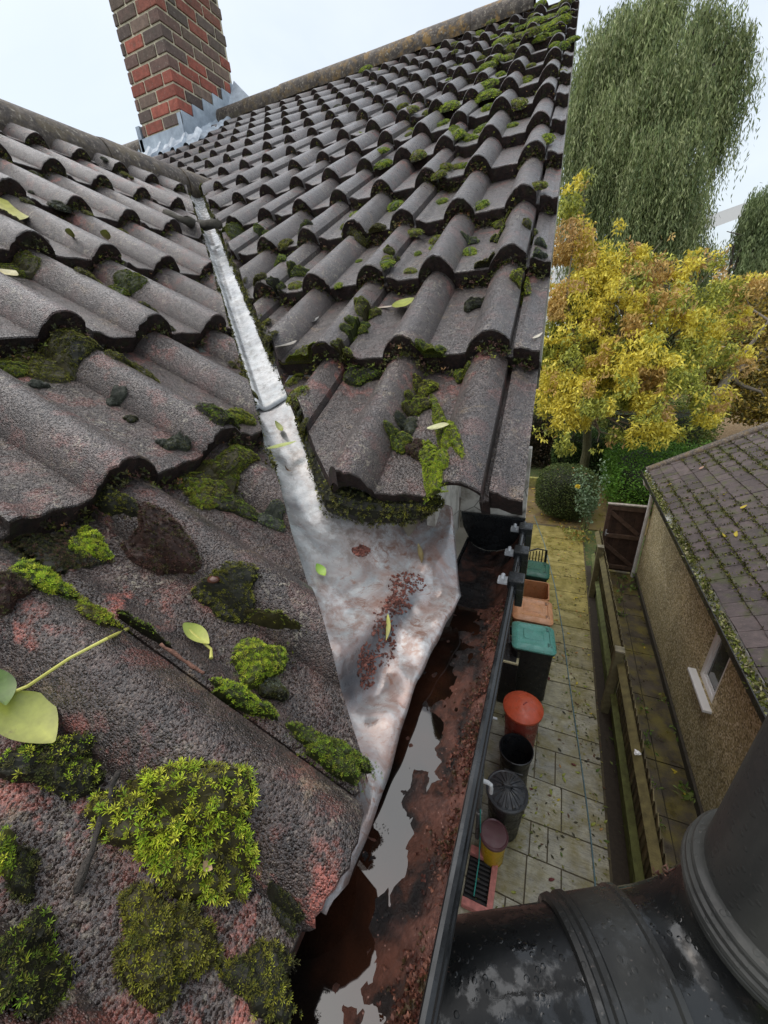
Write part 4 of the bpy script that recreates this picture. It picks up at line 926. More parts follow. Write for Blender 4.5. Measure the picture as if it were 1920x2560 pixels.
# ================================================================ trees, hedges, bush
NRG = np.random.default_rng(99)
def unit(a): return a / np.maximum(np.linalg.norm(a, axis=-1, keepdims=True), 1e-9)
def leaves_geo(P, D, L, W, col, rng, fold=.0):
    """one pointed quad per leaf: base, two flanks, tip"""
    n = len(P); D = unit(D); N = unit(rng.normal(size=(n, 3)) + np.array((0, 0, .6))); S = unit(np.cross(D, N)); N2 = np.cross(S, D)
    L = np.broadcast_to(L, (n,))[:, None]; W = np.broadcast_to(W, (n,))[:, None]
    V = np.stack([P, P + D * L * .42 + S * W * .5 + N2 * W * .12, P + D * L, P + D * L * .42 - S * W * .5 + N2 * W * .12], 1).reshape(-1, 3)
    F = np.arange(4 * n).reshape(n, 4); C = np.repeat(col, 4, 0)
    return V, F, C
def blob_points(blobs, n, rng, shell=.55):
    """points spread through a set of balls, fuller towards their surface; returns the points and which ball"""
    w = np.array([b[3] ** 2.4 for b in blobs]); idx = rng.choice(len(blobs), n, p=w / w.sum())
    c = np.array([b[:3] for b in blobs])[idx]; r = np.array([b[3] for b in blobs])[idx]
    d = unit(rng.normal(size=(n, 3))); q = (shell + (1 - shell) * rng.random(n)) ** 1.
    q = np.where(rng.random(n) < .2, rng.random(n), q)
    return c + d * (r * q)[:, None] * np.array((1, 1, .95)), idx
def clump(P, rng, s, amt):
    """keeps leaves in clumps so that gaps open between them"""
    g = rng.random((24, 24, 24)); i = np.floor((P * s) % 24).astype(int); return g[i[:, 0], i[:, 1], i[:, 2]] > amt
bark = NT('bark'); f = bark.noise(18, 6, .7); M['bark'] = bark.done(bark.mix(1., bark.attr(), bark.ramp(f, [(.3, .6), (.7, 1.4)]), 'MULTIPLY'), .9, bark.bump(f, .8, .02))
def limbs(mb, base, tips, r, c, rng):
    base = np.array(base, float)
    for t in tips:
        t = np.array(t, float); mid = base + (t - base) * .5 + rng.normal(size=3) * .08 * np.linalg.norm(t - base); mid[2] += .1 * np.linalg.norm(t - base)
        q = [base, base + (mid - base) * .5 + rng.normal(size=3) * .04, mid, mid + (t - mid) * .55 + rng.normal(size=3) * .06, t]
        mb.tube(q, [r, r * .75, r * .5, r * .3, r * .08], c, k=7)
def dpx(x, y, Y, r): p = aty(x * D2P, y * D2P, Y); z = (RM @ p)[2]; return (p[0], p[1], p[2], r * D2P * z / FPX)
# the yellow ash-leaved maple
yb = [(1185, 850, 13.2, 58), (1235, 770, 13.0, 78), (1290, 850, 12.4, 88), (1365, 800, 12.8, 95), (1430, 830, 12.6, 72), (1480, 770, 13.4, 60), (1250, 660, 13.6, 72), (1345, 655, 13.4, 82), (1440, 690, 13.2, 78), (1505, 640, 13.8, 56), (1238, 520, 14, 50), (1226, 440, 14.2, 36), (1300, 580, 14, 58), (1400, 590, 14.2, 52), (1262, 385, 14.3, 22), (1305, 905, 12.0, 55), (1212, 905, 12.3, 46), (1385, 890, 12.0, 58), (1462, 870, 12.6, 40), (1170, 935, 12.2, 26), (1290, 955, 11.8, 22), (1370, 940, 11.9, 28), (1520, 720, 13.8, 45), (1480, 590, 14.2, 36), (1330, 490, 14.4, 22), (1200, 640, 13.8, 50), (1180, 740, 13.4, 50), (1195, 560, 14, 36), (1420, 930, 12.0, 42), (1330, 940, 11.8, 34), (1250, 930, 11.9, 40), (1490, 850, 12.8, 40), (1345, 545, 14.2, 30), (1560, 640, 14.5, 44), (1600, 700, 15, 44), (1560, 560, 14.8, 30), (1550, 860, 13.4, 34), (1390, 560, 14.2, 34), (1500, 560, 14.5, 28), (1580, 780, 14, 46), (1620, 620, 15, 34), (1530, 900, 13, 30), (1470, 930, 12.4, 26), (1220, 960, 12, 26), (1430, 520, 14.6, 22)]
B = [dpx(*b) for b in yb]
rng = np.random.default_rng(5); n = 135000
P, idx = blob_points(B, n, rng, .5); k = clump(P, rng, 2.1, .44) & clump(P, rng, 5.1, .25); P = P[k]; idx = idx[k]; n = len(P)
py = np.array([b[1] for b in yb])[idx]; px_ = np.array([b[0] for b in yb])[idx]
pal = np.array([(.82, .70, .10), (.72, .63, .12), (.54, .55, .10), (.62, .42, .14), (.52, .34, .14), (.26, .29, .06)])
cl = rng.random((24, 24, 24)); ci = np.floor((P * 1.6) % 24).astype(int); cn = cl[ci[:, 0], ci[:, 1], ci[:, 2]]
up = np.clip((760 - py) / 300, 0, 1)
cid = np.where(cn < .16 + .40 * up, np.where(cn < .08 + .25 * up, 3, 4), np.where(cn > .70, np.where(rng.random(n) < .5, 5, 2), np.where(rng.random(n) < .6, 0, 1)))
col = pal[cid] * rng.uniform(.7, 1.25, (n, 1)); 
D = rng.normal(size=(n, 3)) * .55 + np.array((0, -.1, -.55))
V, F, C = leaves_geo(P, D, rng.uniform(.09, .16, n), rng.uniform(.035, .06, n), col, rng)
bx = aty(1458, 1150, 14.0)
t = thing('maple_tree', (bx[0], 13.6, G), 'yellow and orange autumn maple tree behind the gable end', 'tree')
mk('crown', V, F, M['leaf'], t, C, False, None, list(t['org']))
mb = MB(); rr_ = np.random.default_rng(2); b0 = np.array((bx[0], 13.6, G)); top = b0 + np.array((-.1, .0, 2.2))
mb.tube([b0, b0 + (0.03, 0, 1.0), top], [.16, .13, .11], (.09, .085, .04), k=10); limbs(mb, top, [np.array(b[:3]) for b in B[::1]], .06, (.15, .12, .08), rr_); mb.build('trunk', M['bark'], t)
# weeping willow
def willow(name, blobs, tops, nstr, lab, base, seed, cols, Lm=(1.2, 4.0), leafL=.22):
    rng = np.random.default_rng(seed); B = [dpx(*b) for b in blobs]
    P0, idx = blob_points(B, nstr, rng, .35); k = clump(P0, rng, .55, .40); P0 = P0[k]; n = len(P0)
    Ls = rng.uniform(Lm[0], Lm[1], n); m = 26; V_ = []; D_ = []; C_ = []
    ph = rng.uniform(0, 6.3, n); am = rng.uniform(.05, .22, n); dr = unit(np.stack([rng.normal(size=n), rng.normal(size=n), 0 * ph], 1))
    base_c = np.array(cols)[rng.integers(0, len(cols), n)]; tone = rng.uniform(.6, 1.35, (n, 1)); base_c = base_c * tone
    for i in range(m):
        t = i / m
        p = P0 + dr * (.55 * (1 - (1 - t) ** 2)) * Ls[:, None] * .18 + np.stack([am * np.sin(ph + t * 5), am * np.cos(ph * 1.3 + t * 4), -Ls * t ** 1.15], 1)
        p = p + rng.normal(size=p.shape) * .05
        V_.append(p); D_.append(rng.normal(size=p.shape) * .35 + np.array((0, 0, -1.))); C_.append(base_c * rng.uniform(.8, 1.25, (n, 1)))
    P = np.concatenate(V_); D = np.concatenate(D_); C = np.concatenate(C_); nn = len(P)
    V, F, C = leaves_geo(P, D, rng.uniform(.7, 1.3, nn) * leafL, rng.uniform(.8, 1.3, nn) * leafL * .20, C, rng)
    t = thing(name, base, lab, 'tree'); mk('crown', V, F, M['leaf'], t, C, False, None, list(t['org']))
    mb = MB(); b0 = np.array(base, float); cz = np.mean([b[:3] for b in B], 0); tp = np.array((cz[0], cz[1], (b0[2] + cz[2]) / 2)); mb.tube([b0, (b0 + tp) / 2 + (.15, 0, 0), tp], [.45, .38, .30], (.07, .06, .045), k=10)
    for b in B[::2]:
        e_ = np.array(b[:3]); m_ = cz + (e_ - cz) * .45 + rng.normal(size=3) * .2; mb.tube([tp, (tp + m_) / 2 + rng.normal(size=3) * .2, m_, e_], [.15, .10, .06, .02], (.06, .05, .04), k=6)
    mb.build('trunk', M['bark'], t); return t
WB = [(1300, 130, 27, 60), (1370, 70, 27, 75), (1430, 40, 27, 60), (1500, 70, 28, 65), (1440, 150, 26, 90), (1350, 220, 26, 80), (1270, 260, 27, 55), (1480, 230, 26, 75), (1540, 150, 28, 50), (1400, 320, 25, 85), (1300, 380, 26, 70), (1470, 380, 26, 60), (1430, 460, 26, 70), (1340, 470, 27, 60), (1575, 120, 28, 30), (1245, 180, 28, 30), (1600, 140, 28, 22), (1400, 10, 28, 40), (1530, 20, 28, 36), (1255, 330, 27, 40), (1480, 500, 27, 50), (1250, 420, 27, 45), (1250, 500, 27, 45), (1500, 440, 27, 40), (1560, 200, 28, 30), (1520, 560, 28, 45), (1420, 560, 27, 55), (1440, -20, 27, 50), (1590, 60, 28, 26), (1625, 170, 28, 16), (1570, 230, 28, 24), (1238, 90, 28, 18), (1600, 90, 28, 30), (1620, 60, 28, 24), (1580, 20, 28, 30), (1555, 280, 28, 26), (1640, 110, 28, 16), (1350, 10, 28, 34), (1300, 60, 28, 40)]
wb = aty(1420 * D2P, 900, 27)
willow('willow_tree', WB, None, 11500, 'tall weeping willow with grey-green hanging branches against the sky', (wb[0], 27, G), 3, [(.23, .28, .11), (.28, .32, .14), (.34, .37, .18), (.16, .21, .085)], (1.4, 4.4))
WB2 = [(1570, 500, 34, 45), (1610, 450, 34, 50), (1650, 440, 34, 50), (1690, 470, 34, 60), (1545, 560, 33, 40), (1600, 560, 33, 55), (1660, 560, 33, 60), (1520, 620, 32, 40)]
wb = aty(1650 * D2P, 900, 34)
willow('willow_tree', WB2, None, 2600, 'second pale green willow lower down at the right edge of the photo', (wb[0], 34, G), 8, [(.20, .26, .11), (.24, .29, .13), (.16, .21, .09)], (1.0, 3.2), .26)
# golden brown tree at the right, and the leaning trunk below it
GB = [(1610, 640, 21, 48), (1650, 700, 21, 60), (1590, 730, 20, 45), (1640, 790, 20, 65), (1580, 810, 19.5, 50), (1560, 860, 19, 38), (1620, 870, 19.5, 50), (1670, 880, 19.5, 50), (1690, 760, 21, 60), (1540, 790, 19, 40), (1670, 620, 22, 40)]
B = [dpx(*b) for b in GB]; rng = np.random.default_rng(15); n = 40000
P, idx = blob_points(B, n, rng, .4); k = clump(P, rng, 2.2, .30); P = P[k]; n = len(P)
pal = np.array([(.38, .26, .07), (.50, .36, .08), (.24, .20, .06), (.62, .46, .08), (.14, .13, .05)]); col = pal[rng.integers(0, 5, n)] * rng.uniform(.7, 1.2, (n, 1))
V, F, C = leaves_geo(P, rng.normal(size=(n, 3)) + np.array((0, 0, -.4)), rng.uniform(.09, .17, n), rng.uniform(.06, .10, n), col, rng)
tb = atz(1728, 1115, G)
t = thing('beech_tree', (tb[0], tb[1], G), 'golden brown tree with a pale leaning trunk on the lawn edge', 'tree'); mk('crown', V, F, M['leaf'], t, C, False, None, list(t['org']))
mb = MB(); b0 = np.array(tb); tp = b0 + np.array((.6, .3, 2.6)); mb.tube([b0 + (-.1, 0, -.05), b0 + (.05, 0, .4), b0 + (.3, .1, 1.3), tp], [.30, .22, .19, .16], (.20, .17, .12), k=12); limbs(mb, tp, [np.array(b[:3]) for b in B], .09, (.16, .13, .10), np.random.default_rng(3))
rr_ = np.random.default_rng(6)
for q in ((1560, 740), (1640, 800), (1600, 770)):                # bare pale twigs poking out
    a_ = np.array(dpx(q[0], q[1], 18.6, 1)[:3]); mb.tube([a_, a_ + (-.5, -.2, .35), a_ + (-.9, -.3, .4)], [.02, .014, .005], (.5, .44, .36), k=5)
mb.build('trunk', M['bark'], t)
# hedges and shrubs: leaves over a dark twiggy core
def hedge(name, lo, hi, n, cols, label, cat, seed, LL=(.05, .09), rough=.10, round_=None):
    rng = np.random.default_rng(seed); lo = np.array(lo, float); hi = np.array(hi, float); c = (lo + hi) / 2; hs = (hi - lo) / 2
    d = unit(rng.normal(size=(n, 3)) * np.array((1, 1, .9)))
    if round_: s_ = 1 / (np.sum(np.abs(d) ** round_, 1) ** (1 / round_))
    else: s_ = 1 / np.max(np.abs(d), 1)
    d0 = d * s_[:, None]; P = c + d0 * hs * (1 + rng.normal(0, rough, (n, 1)) * .6 - .02)
    lump = np.sin(P[:, 0] * 5 + seed) * np.sin(P[:, 1] * 4.3) * np.sin(P[:, 2] * 6.1); P += d0 * (lump * .05)[:, None]
    col = np.array(cols)[rng.integers(0, len(cols), n)] * rng.uniform(.6, 1.3, (n, 1))
    V, F, C = leaves_geo(P, d0 * .7 + rng.normal(size=(n, 3)) * .8, rng.uniform(LL[0], LL[1], n), rng.uniform(LL[0], LL[1], n) * .6, col, rng)
    t = thing(name, (c[0], c[1], lo[2]), label, cat); mk('foliage', V, F, M['leaf'], t, C, False, None, list(t['org']))
    mb = MB(); mb.lathe([(0, -1)] + [(max(.001, (1 - abs(z_) ** 4) ** .25), z_) for z_ in np.linspace(-.97, .97, 9)] + [(0, 1)], (0, 0, 0), (.018, .022, .010), k=20, closed=True)
    mb.v[0] = mb.v[0] * hs * .90 + c; mb.build('stems', M['bark'], t); return t
bc = aty(1412, 1240, 10.75)
hedge('clipped_bush', (bc[0] - .74, 10.05, G), (bc[0] + .74, 11.5, bc[2] + .83), 15000, [(.06, .095, .025), (.09, .125, .032), (.12, .15, .04)], 'round clipped dark green bush standing by the paving', 'bush', 4, (.03, .055), .05, 2.6)
rng = random.Random(3)
bush_top = [(bc[0] + rng.uniform(-.5, .5), 10.3 + rng.uniform(0, .7), bc[2] + .80 - .15 * rng.random()) for _ in range(60)]
for p in bush_top[:16]: drop((p[0], p[1], p[2] + .03), rng.choice(['pk', 'o', 'br']), rng.uniform(1., 1.6), rng.uniform(0, 6), 'brown leaf lying on top of the clipped bush', 'leaves lying on the clipped bush', (rng.uniform(-.4, .4), rng.uniform(-.4, .4)))
hq = aty(1372, 1120, 14.5)
hedge('hedge', (.2, 14.2, G), (1.75, 15.2, G + 1.35), 12000, [(.04, .08, .02), (.06, .11, .03), (.09, .14, .035)], 'dark green hedge behind the round clipped bush', 'hedge', 6)
hedge('hedge', (1.78, 11.2, G), (4.6, 14.6, G + 1.15), 26000, [(.07, .17, .02), (.11, .23, .028), (.15, .29, .035)], 'bright green broad hedge beyond the bungalow roof', 'hedge', 7)
hedge('shrub', (1.7, 15.5, G), (5.0, 18.0, G + 2.0), 14000, [(.10, .15, .03), (.16, .20, .045), (.24, .24, .05)], 'loose green shrub under the yellow maple', 'shrub', 9, (.06, .11))
hedge('shrub', (-1.3, 14.6, G), (.15, 16.5, G + 2.1), 9000, [(.05, .035, .02), (.08, .055, .03), (.03, .028, .014)], 'brown bare-looking shrub at the edge of the gable', 'shrub', 10, (.06, .11))
# rose with pale leaves and a yellow flower
rb_ = atz(1462, 1330, G); t = thing('rose_plant', (rb_[0], rb_[1], G), 'tall rose with pale green leaves in front of the clipped bush', 'plant')
mb = MB(); rng = np.random.default_rng(12); LP = []; LD = []
for k in range(9):
    b0 = np.array((rb_[0] + rng.normal() * .08, rb_[1] + rng.normal() * .08, G)); tp = np.array((rb_[0] + rng.uniform(-.55, .25), rb_[1] + rng.uniform(-.3, .2), G + rng.uniform(1.0, 1.9) + (.4 if k == 0 else 0)))
    pts_ = [b0 + (tp - b0) * s_ + np.array((.06 * math.sin(s_ * 5 + k), 0, .15 * s_ * (1 - s_))) for s_ in np.linspace(0, 1, 8)]; mb.tube(pts_, [.009 - .0008 * i for i in range(8)], (.12, .14, .05), k=5)
    for s_ in np.linspace(.4, 1, 16):
        p = b0 + (tp - b0) * s_
        for _ in range(5): LP.append(p + rng.normal(size=3) * .07); LD.append(rng.normal(size=3))
mb.build('stem', M['bark'], t); LP = np.array(LP); n = len(LP)
V, F, C = leaves_geo(LP, np.array(LD), rng.uniform(.05, .085, n), rng.uniform(.035, .055, n), np.array([(.16, .24, .13), (.11, .18, .08), (.22, .30, .18)])[rng.integers(0, 3, n)], rng); mk('leaves', V, F, M['leaf'], t, C, False, None, list(t['org']))
fp = np.array((rb_[0] - .35, rb_[1] - .35, G + 1.35)); d = unit(rng.normal(size=(40, 3))); V, F, C = leaves_geo(fp + d * .01, d, .055, .05, np.tile((.75, .6, .08), (40, 1)), rng); mk('flower', V, F, M['leaf'], t, C, False, None, list(t['org']))
# low yellowish plants at the foot of the bush and weeds along the dark path
def tuft(P, n, L, cols, name, label, cat, group=None, seed=0, spread=.12, up=.7):
    rng = np.random.default_rng(seed); P = np.array(P); Q = P + rng.normal(size=(n, 3)) * np.array((spread, spread, 0)) + np.array((0, 0, .01)) + np.array((0, 0, 1)) * (rng.random((n, 1)) * spread * .9)
    V, F, C = leaves_geo(Q, rng.normal(size=(n, 3)) + np.array((0, 0, up)), rng.uniform(.6, 1.3, n) * L, rng.uniform(.6, 1.2, n) * L * .45, np.array(cols)[rng.integers(0, len(cols), n)], rng)
    return tag(mk(name, V, F, M['leaf'], None, C, False), label, cat, group)
p = atz(1440, 1345, G); tuft((p[0], p[1], G), 160, .11, [(.30, .30, .07), (.22, .25, .06), (.36, .22, .05)], 'low_plant', 'yellowing low plant at the foot of the clipped bush', 'plant', None, 1, .22)
rng = random.Random(14)
for i in range(34):
    y = 2.0 + 5.8 * rng.random(); x = rng.choice([1.235, 1.26, 1.3, 1.86, 1.5]) + rng.uniform(-.03, .05)
    tuft((x, y, G), rng.randint(14, 34), rng.uniform(.04, .08), [(.10, .19, .03), (.16, .24, .05), (.22, .28, .08)], 'weed', 'small green weed growing on the dark path by the fence', 'plant', 'weeds along the dark path', 100 + i, rng.uniform(.03, .08))
p = atz(1575, 1445, G); tuft((1.84, 7.6, G), 70, .09, [(.09, .16, .03), (.14, .22, .05)], 'weed', 'taller green weed against the bungalow wall by the gate', 'plant', None, 55, .12)
# sleepers, distant woods
for k in range(3):
    mb = MB(); mb.box((-1.2, 12.62 - .0 * k, G + .11 * k), (bc[0] - .55, 12.74, G + .105 + .11 * k), (.20 + .03 * k, .19 + .03 * k, .07), .008); tag(mb.build('sleeper', M['wood']), ('lowest', 'middle', 'topmost')[k] + ' of the stacked mossy timber sleepers edging the patio', 'sleeper')
rng = np.random.default_rng(44); n = 34000; Bf = [(x, 46 + 5 * math.sin(x * 3), G + 1.5 + 1.6 * math.sin(x * .7) + 1.2, 3.0) for x in np.arange(-20, 60, 2.2)]
P, idx = blob_points(Bf, n, rng, .3); col = np.array([(.05, .065, .025), (.07, .085, .03), (.12, .10, .03), (.09, .07, .03)])[rng.integers(0, 4, n)] * rng.uniform(.7, 1.2, (n, 1))
V, F, C = leaves_geo(P, rng.normal(size=(n, 3)), rng.uniform(.35, .6, n), rng.uniform(.25, .4, n), col, rng); tag(mk('distant_wood', V, F, M['leaf'], None, C), 'low far-off trees closing the view beyond the garden', 'wood', None, 'stuff')
mb = MB()
mb.add([(-22, 52, G), (62, 52, G), (62, 52, G + 2.4), (-22, 52, G + 2.4)], [(0, 1, 2, 3)], (.03, .035, .018)); tag(mb.build('hill', M['vcr']), kind='structure')

# moss and leaves on the bungalow: in the joints of the tiles and heaped in its gutter
rng = np.random.default_rng(61); n = 17000
i_ = rng.integers(0, 22, n); yv = rng.uniform(2.2, 8.05, n); g = np.sin(i_ * .7 + yv * 1.3) + np.sin(yv * 2.9 + i_) + rng.normal(size=n) * .7
k = (g > -.15) & (i_ * .172 < 3.4); i_ = i_[k]; yv = yv[k]; n = len(yv); jt = rng.random(n) < .35
yq = np.where(jt, 8.10 - np.round((8.10 - yv) / .205) * .205 + rng.normal(0, .01, n), yv); wq = np.where(jt, i_ * .172 + rng.uniform(0, .17, n), i_ * .172 - .004 + rng.normal(0, .009, n))
P = np.stack(bp(wq, yq, np.full(n, .016)), -1); col = np.array([(.07, .085, .012), (.12, .13, .02), (.05, .055, .015), (.17, .16, .03)])[rng.integers(0, 4, n)]
V, F, C = leaves_geo(np.repeat(P, 3, 0) + rng.normal(size=(3 * n, 3)) * .008, rng.normal(size=(3 * n, 3)) + np.array((-.4, 0, .9)), .026, .016, np.repeat(col, 3, 0), rng)
tag(mk('roof_moss', V, F, M['moss'], None, C), 'green moss filling the joints of the bungalow roof tiles', 'moss', None, 'stuff')
n = 5200; P = np.stack([rng.uniform(1.645, 1.725, n), rng.uniform(1.2, 8.0, n), rng.uniform(-2.74, -2.668, n)], -1); k = np.sin(P[:, 1] * 9) + np.sin(P[:, 1] * 3.7 + 1) + rng.normal(size=n) * .8 > -.9; P = P[k]; n = len(P)
col = np.array([(.16, .19, .03), (.09, .11, .02), (.40, .40, .16), (.05, .045, .02), (.55, .50, .30), (.24, .28, .05)])[rng.integers(0, 6, n)]
V, F, C = leaves_geo(P, rng.normal(size=(n, 3)), rng.uniform(.02, .055, n), rng.uniform(.012, .026, n), col, rng); tag(mk('gutter_debris', V, F, M['leaf'], None, C), 'moss and leaf litter heaped along the bungalow gutter', 'litter', None, 'stuff')
rng = random.Random(19)
for i in range(72):
    w_ = rng.uniform(.05, 3.2); y = rng.uniform(3.0, 8.0); kk = rng.choice(['pk', 'yg', 'pk', 'y', 'gr'])
    p = bp(w_, y, .034); drop(p, kk, rng.uniform(.8, 1.7), rng.uniform(0, 6.3), {'pk': 'pinkish fallen leaf on the bungalow roof', 'yg': 'pale green fallen leaf on the bungalow roof', 'y': 'yellow fallen leaf on the bungalow roof', 'gr': 'pale grey fallen leaf on the bungalow roof'}[kk], 'leaves on the bungalow roof', (0, -PB))
# ================================================================ moss on the tiles
PALS = {'bright': [(.40, .48, .03), (.31, .43, .025), (.50, .52, .05), (.19, .30, .02)], 'green': [(.15, .25, .02), (.23, .33, .028), (.10, .16, .018), (.28, .31, .03)],
        'olive': [(.17, .165, .018), (.23, .22, .022), (.11, .10, .016), (.28, .29, .03)], 'dark': [(.045, .052, .013), (.075, .088, .018), (.11, .105, .025), (.03, .028, .012)],
        'brown': [(.095, .042, .030), (.065, .028, .022), (.13, .07, .05), (.05, .04, .018)], 'grey': [(.07, .085, .06), (.11, .125, .09), (.05, .055, .04), (.20, .22, .17)]}
BASE = {'bright': (.05, .055, .012), 'green': (.025, .032, .008), 'olive': (.03, .026, .008), 'dark': (.012, .012, .006), 'brown': (.03, .015, .011), 'grey': (.03, .034, .024)}
def tufts(P, N, pal, rng, L, k=5, spread=.9, wid=.26, bright_share=None, pal2=None):
    """star-shaped shoots: k narrow blades each"""
    n = len(P); pl = np.array(PALS[pal]); c = pl[rng.integers(0, 4, n)] * rng.uniform(.65, 1.25, (n, 1))
    if pal2 is not None:
        m = rng.random(n) < bright_share; c[m] = np.array(PALS[pal2])[rng.integers(0, 4, m.sum())]
    N = unit(N); A = unit(np.cross(N, rng.normal(size=(n, 3)))); Bv = np.cross(N, A); a0 = rng.uniform(0, 6.3, n); Ls = L * rng.uniform(.6, 1.35, n)
    Vs = []; Cs = []
    for j in range(k):
        a = a0 + 2 * math.pi * j / k + rng.normal(0, .25, n); d = A * np.cos(a)[:, None] + Bv * np.sin(a)[:, None]; sd = np.cross(N, d)
        sp = spread * rng.uniform(.5, 1.2, n)[:, None]; dd = unit(d * sp + N * .75); w = (Ls * wid * .5)[:, None]
        Vs.append(np.stack([P - sd * w * .6, P + dd * Ls[:, None] * .5 + sd * w, P + dd * Ls[:, None] - N * (Ls * .12)[:, None], P + dd * Ls[:, None] * .5 - sd * w], 1)); 
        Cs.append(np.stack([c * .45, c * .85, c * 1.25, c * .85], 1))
    V = np.concatenate(Vs).reshape(-1, 3); C = np.concatenate(Cs).reshape(-1, 3); return V, np.arange(len(V)).reshape(-1, 4), C
SIDE = {'L': (plL, pixL, FL, YL, NL), 'R': (plR, pixR, FR, RR, NRR)}
def moss(side, x, y, rx, ry, h, pal, label, ang=0, dens=1., L=.0045, pal2=None, share=.2, group=None, seed=None, name='moss_cushion', star=5, raw=False):
    """x, y, rx, ry: where the clump lies and how wide it looks (photo units of 1659 px); laid on the tile surface itself"""
    place, pix, F, rb, nn = SIDE[side]; rng = np.random.default_rng(seed if seed is not None else int(x * 7 + y * 13))
    X_, Y_ = x * D2P, y * D2P; ca, sa = math.cos(R(ang)), math.sin(R(ang))
    _, u0, w0, _ = pix(X_, Y_); _, ua, wa, _ = pix(X_ + rx * D2P * ca * .5, Y_ + rx * D2P * sa * .5); _, ub, wb_, _ = pix(X_ - ry * D2P * sa * .5, Y_ + ry * D2P * ca * .5)
    A = np.array((ua - u0, wa - w0)) * 2; Bv = np.array((ub - u0, wb_ - w0)) * 2
    Pc = place(np.array(u0), np.array(w0), np.array(0.)); gz = abs(np.dot(nn, Pc / np.linalg.norm(Pc)))
    if gz < .62:                                   # seen at a slant: size it in metres on the tile instead
        m_ = (RM @ Pc)[2] / FPX * D2P; ra, rb2 = rx * m_, min(ry * m_ / max(gz, .30), (1.1 if ry < 1.4 * rx else 2.2) * rx * m_)
        A = np.array((ra * ca, ra * sa * .6)); Bv = np.array((-rb2 * sa * .6, rb2 * ca))
    nA, nB = np.linalg.norm(A), np.linalg.norm(Bv)
    lim = max(nA, .006) * (1.5 if ry < rx * 1.6 else 2.6)
    if nB > lim: Bv *= lim / nB
    nr, na = 9, 30
    wob = 1 + .20 * np.sin(np.arange(na) / na * 2 * np.pi * 3 + rng.uniform(0, 6)) + .09 * np.sin(np.arange(na) / na * 2 * np.pi * 5 + rng.uniform(0, 6)) + rng.normal(0, .05, na)
    lph = rng.uniform(0, 6, 4)
    kc = max([i for i, f_ in enumerate(F) if f_ <= w0] or [0]); wlo = F[kc] + (.001 if kc else -.02); whi = F[kc + 1] - .002
    def surf(q, a_, lift=0.):
        wq = np.interp(a_ % 1., np.arange(na + 1) / na, np.append(wob, wob[0])); du = (A[0] * np.cos(2 * np.pi * a_) + Bv[0] * np.sin(2 * np.pi * a_)) * q * wq; dw = (A[1] * np.cos(2 * np.pi * a_) + Bv[1] * np.sin(2 * np.pi * a_)) * q * wq
        uu = u0 + du; ww = np.clip(w0 + dw, wlo, whi)
        hs = np.array([hsurf(float(a), float(b), F, rb) for a, b in zip(uu, ww)])
        lump = 1 + .22 * np.sin(du * 230 + lph[0]) * np.sin(dw * 190 + lph[1]) + .16 * np.sin(du * 520 + lph[2]) * np.sin(dw * 460 + lph[3])
        z = h * np.clip(1 - q ** 2.6, 0, 1) ** .62 * lump - .0025 * (q > .97)
        return place(uu, ww, hs + z + lift)
    q = np.repeat(np.linspace(0, 1, nr), na); a_ = np.tile(np.arange(na) / na, nr)
    V = surf(q, a_); i = np.arange(nr - 1)[:, None] * na; j = np.arange(na)[None, :]
    Fq = np.stack([i + j, i + (j + 1) % na, i + na + (j + 1) % na, i + na + j], -1).reshape(-1, 4); C = np.tile(np.array(BASE[pal]), (len(V), 1)) * rng.uniform(.7, 1.3, (len(V), 1))
    area = math.pi * nA * np.linalg.norm(Bv) * abs(np.cross(A / max(nA, 1e-9), Bv / max(np.linalg.norm(Bv), 1e-9)))
    Lb = L * .46; n = int(min(13000, max(110, dens * area / (Lb * Lb * .34))))
    q = np.sqrt(rng.random(n)); stray = rng.random(n) < .10; q = np.where(stray, rng.uniform(1., 1.3, n), q); a_ = rng.random(n); P = surf(q, a_, -.0006)
    e = .04; P2 = surf(np.where(q < 1, np.clip(q + e, 0, 1.05), q + e), a_); out = unit(P2 - P + 1e-9); Nn = unit(np.broadcast_to(nn, (n, 3)) + np.array((0, 0, .25)) + out * (q ** 2)[:, None] * .8)
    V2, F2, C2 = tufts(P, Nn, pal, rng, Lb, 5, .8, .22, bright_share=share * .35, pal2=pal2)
    if pal2 is not None and share > 0:
        L = L * (.62 if share > .5 else .50); m_ = (rng.random(n) < min(.8, share * .95)) & (q < 1.05) & (np.sin(P[:, 0] * 150 + lph[0]) * np.sin(P[:, 1] * 130 + lph[1]) + rng.normal(0, .45, n) > -.15); k_ = m_.sum()
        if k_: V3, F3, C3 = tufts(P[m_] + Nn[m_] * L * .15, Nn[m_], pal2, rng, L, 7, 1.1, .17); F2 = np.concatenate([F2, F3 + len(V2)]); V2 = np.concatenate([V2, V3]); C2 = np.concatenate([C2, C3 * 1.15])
    Fq = Fq[:, ::-1] if side == 'X' else Fq
    o = mk(name, np.concatenate([V, V2]), np.concatenate([Fq, F2 + len(V)]), M['moss'], None, np.concatenate([C, C2]), False)
    return tag(o, label, 'moss', group)
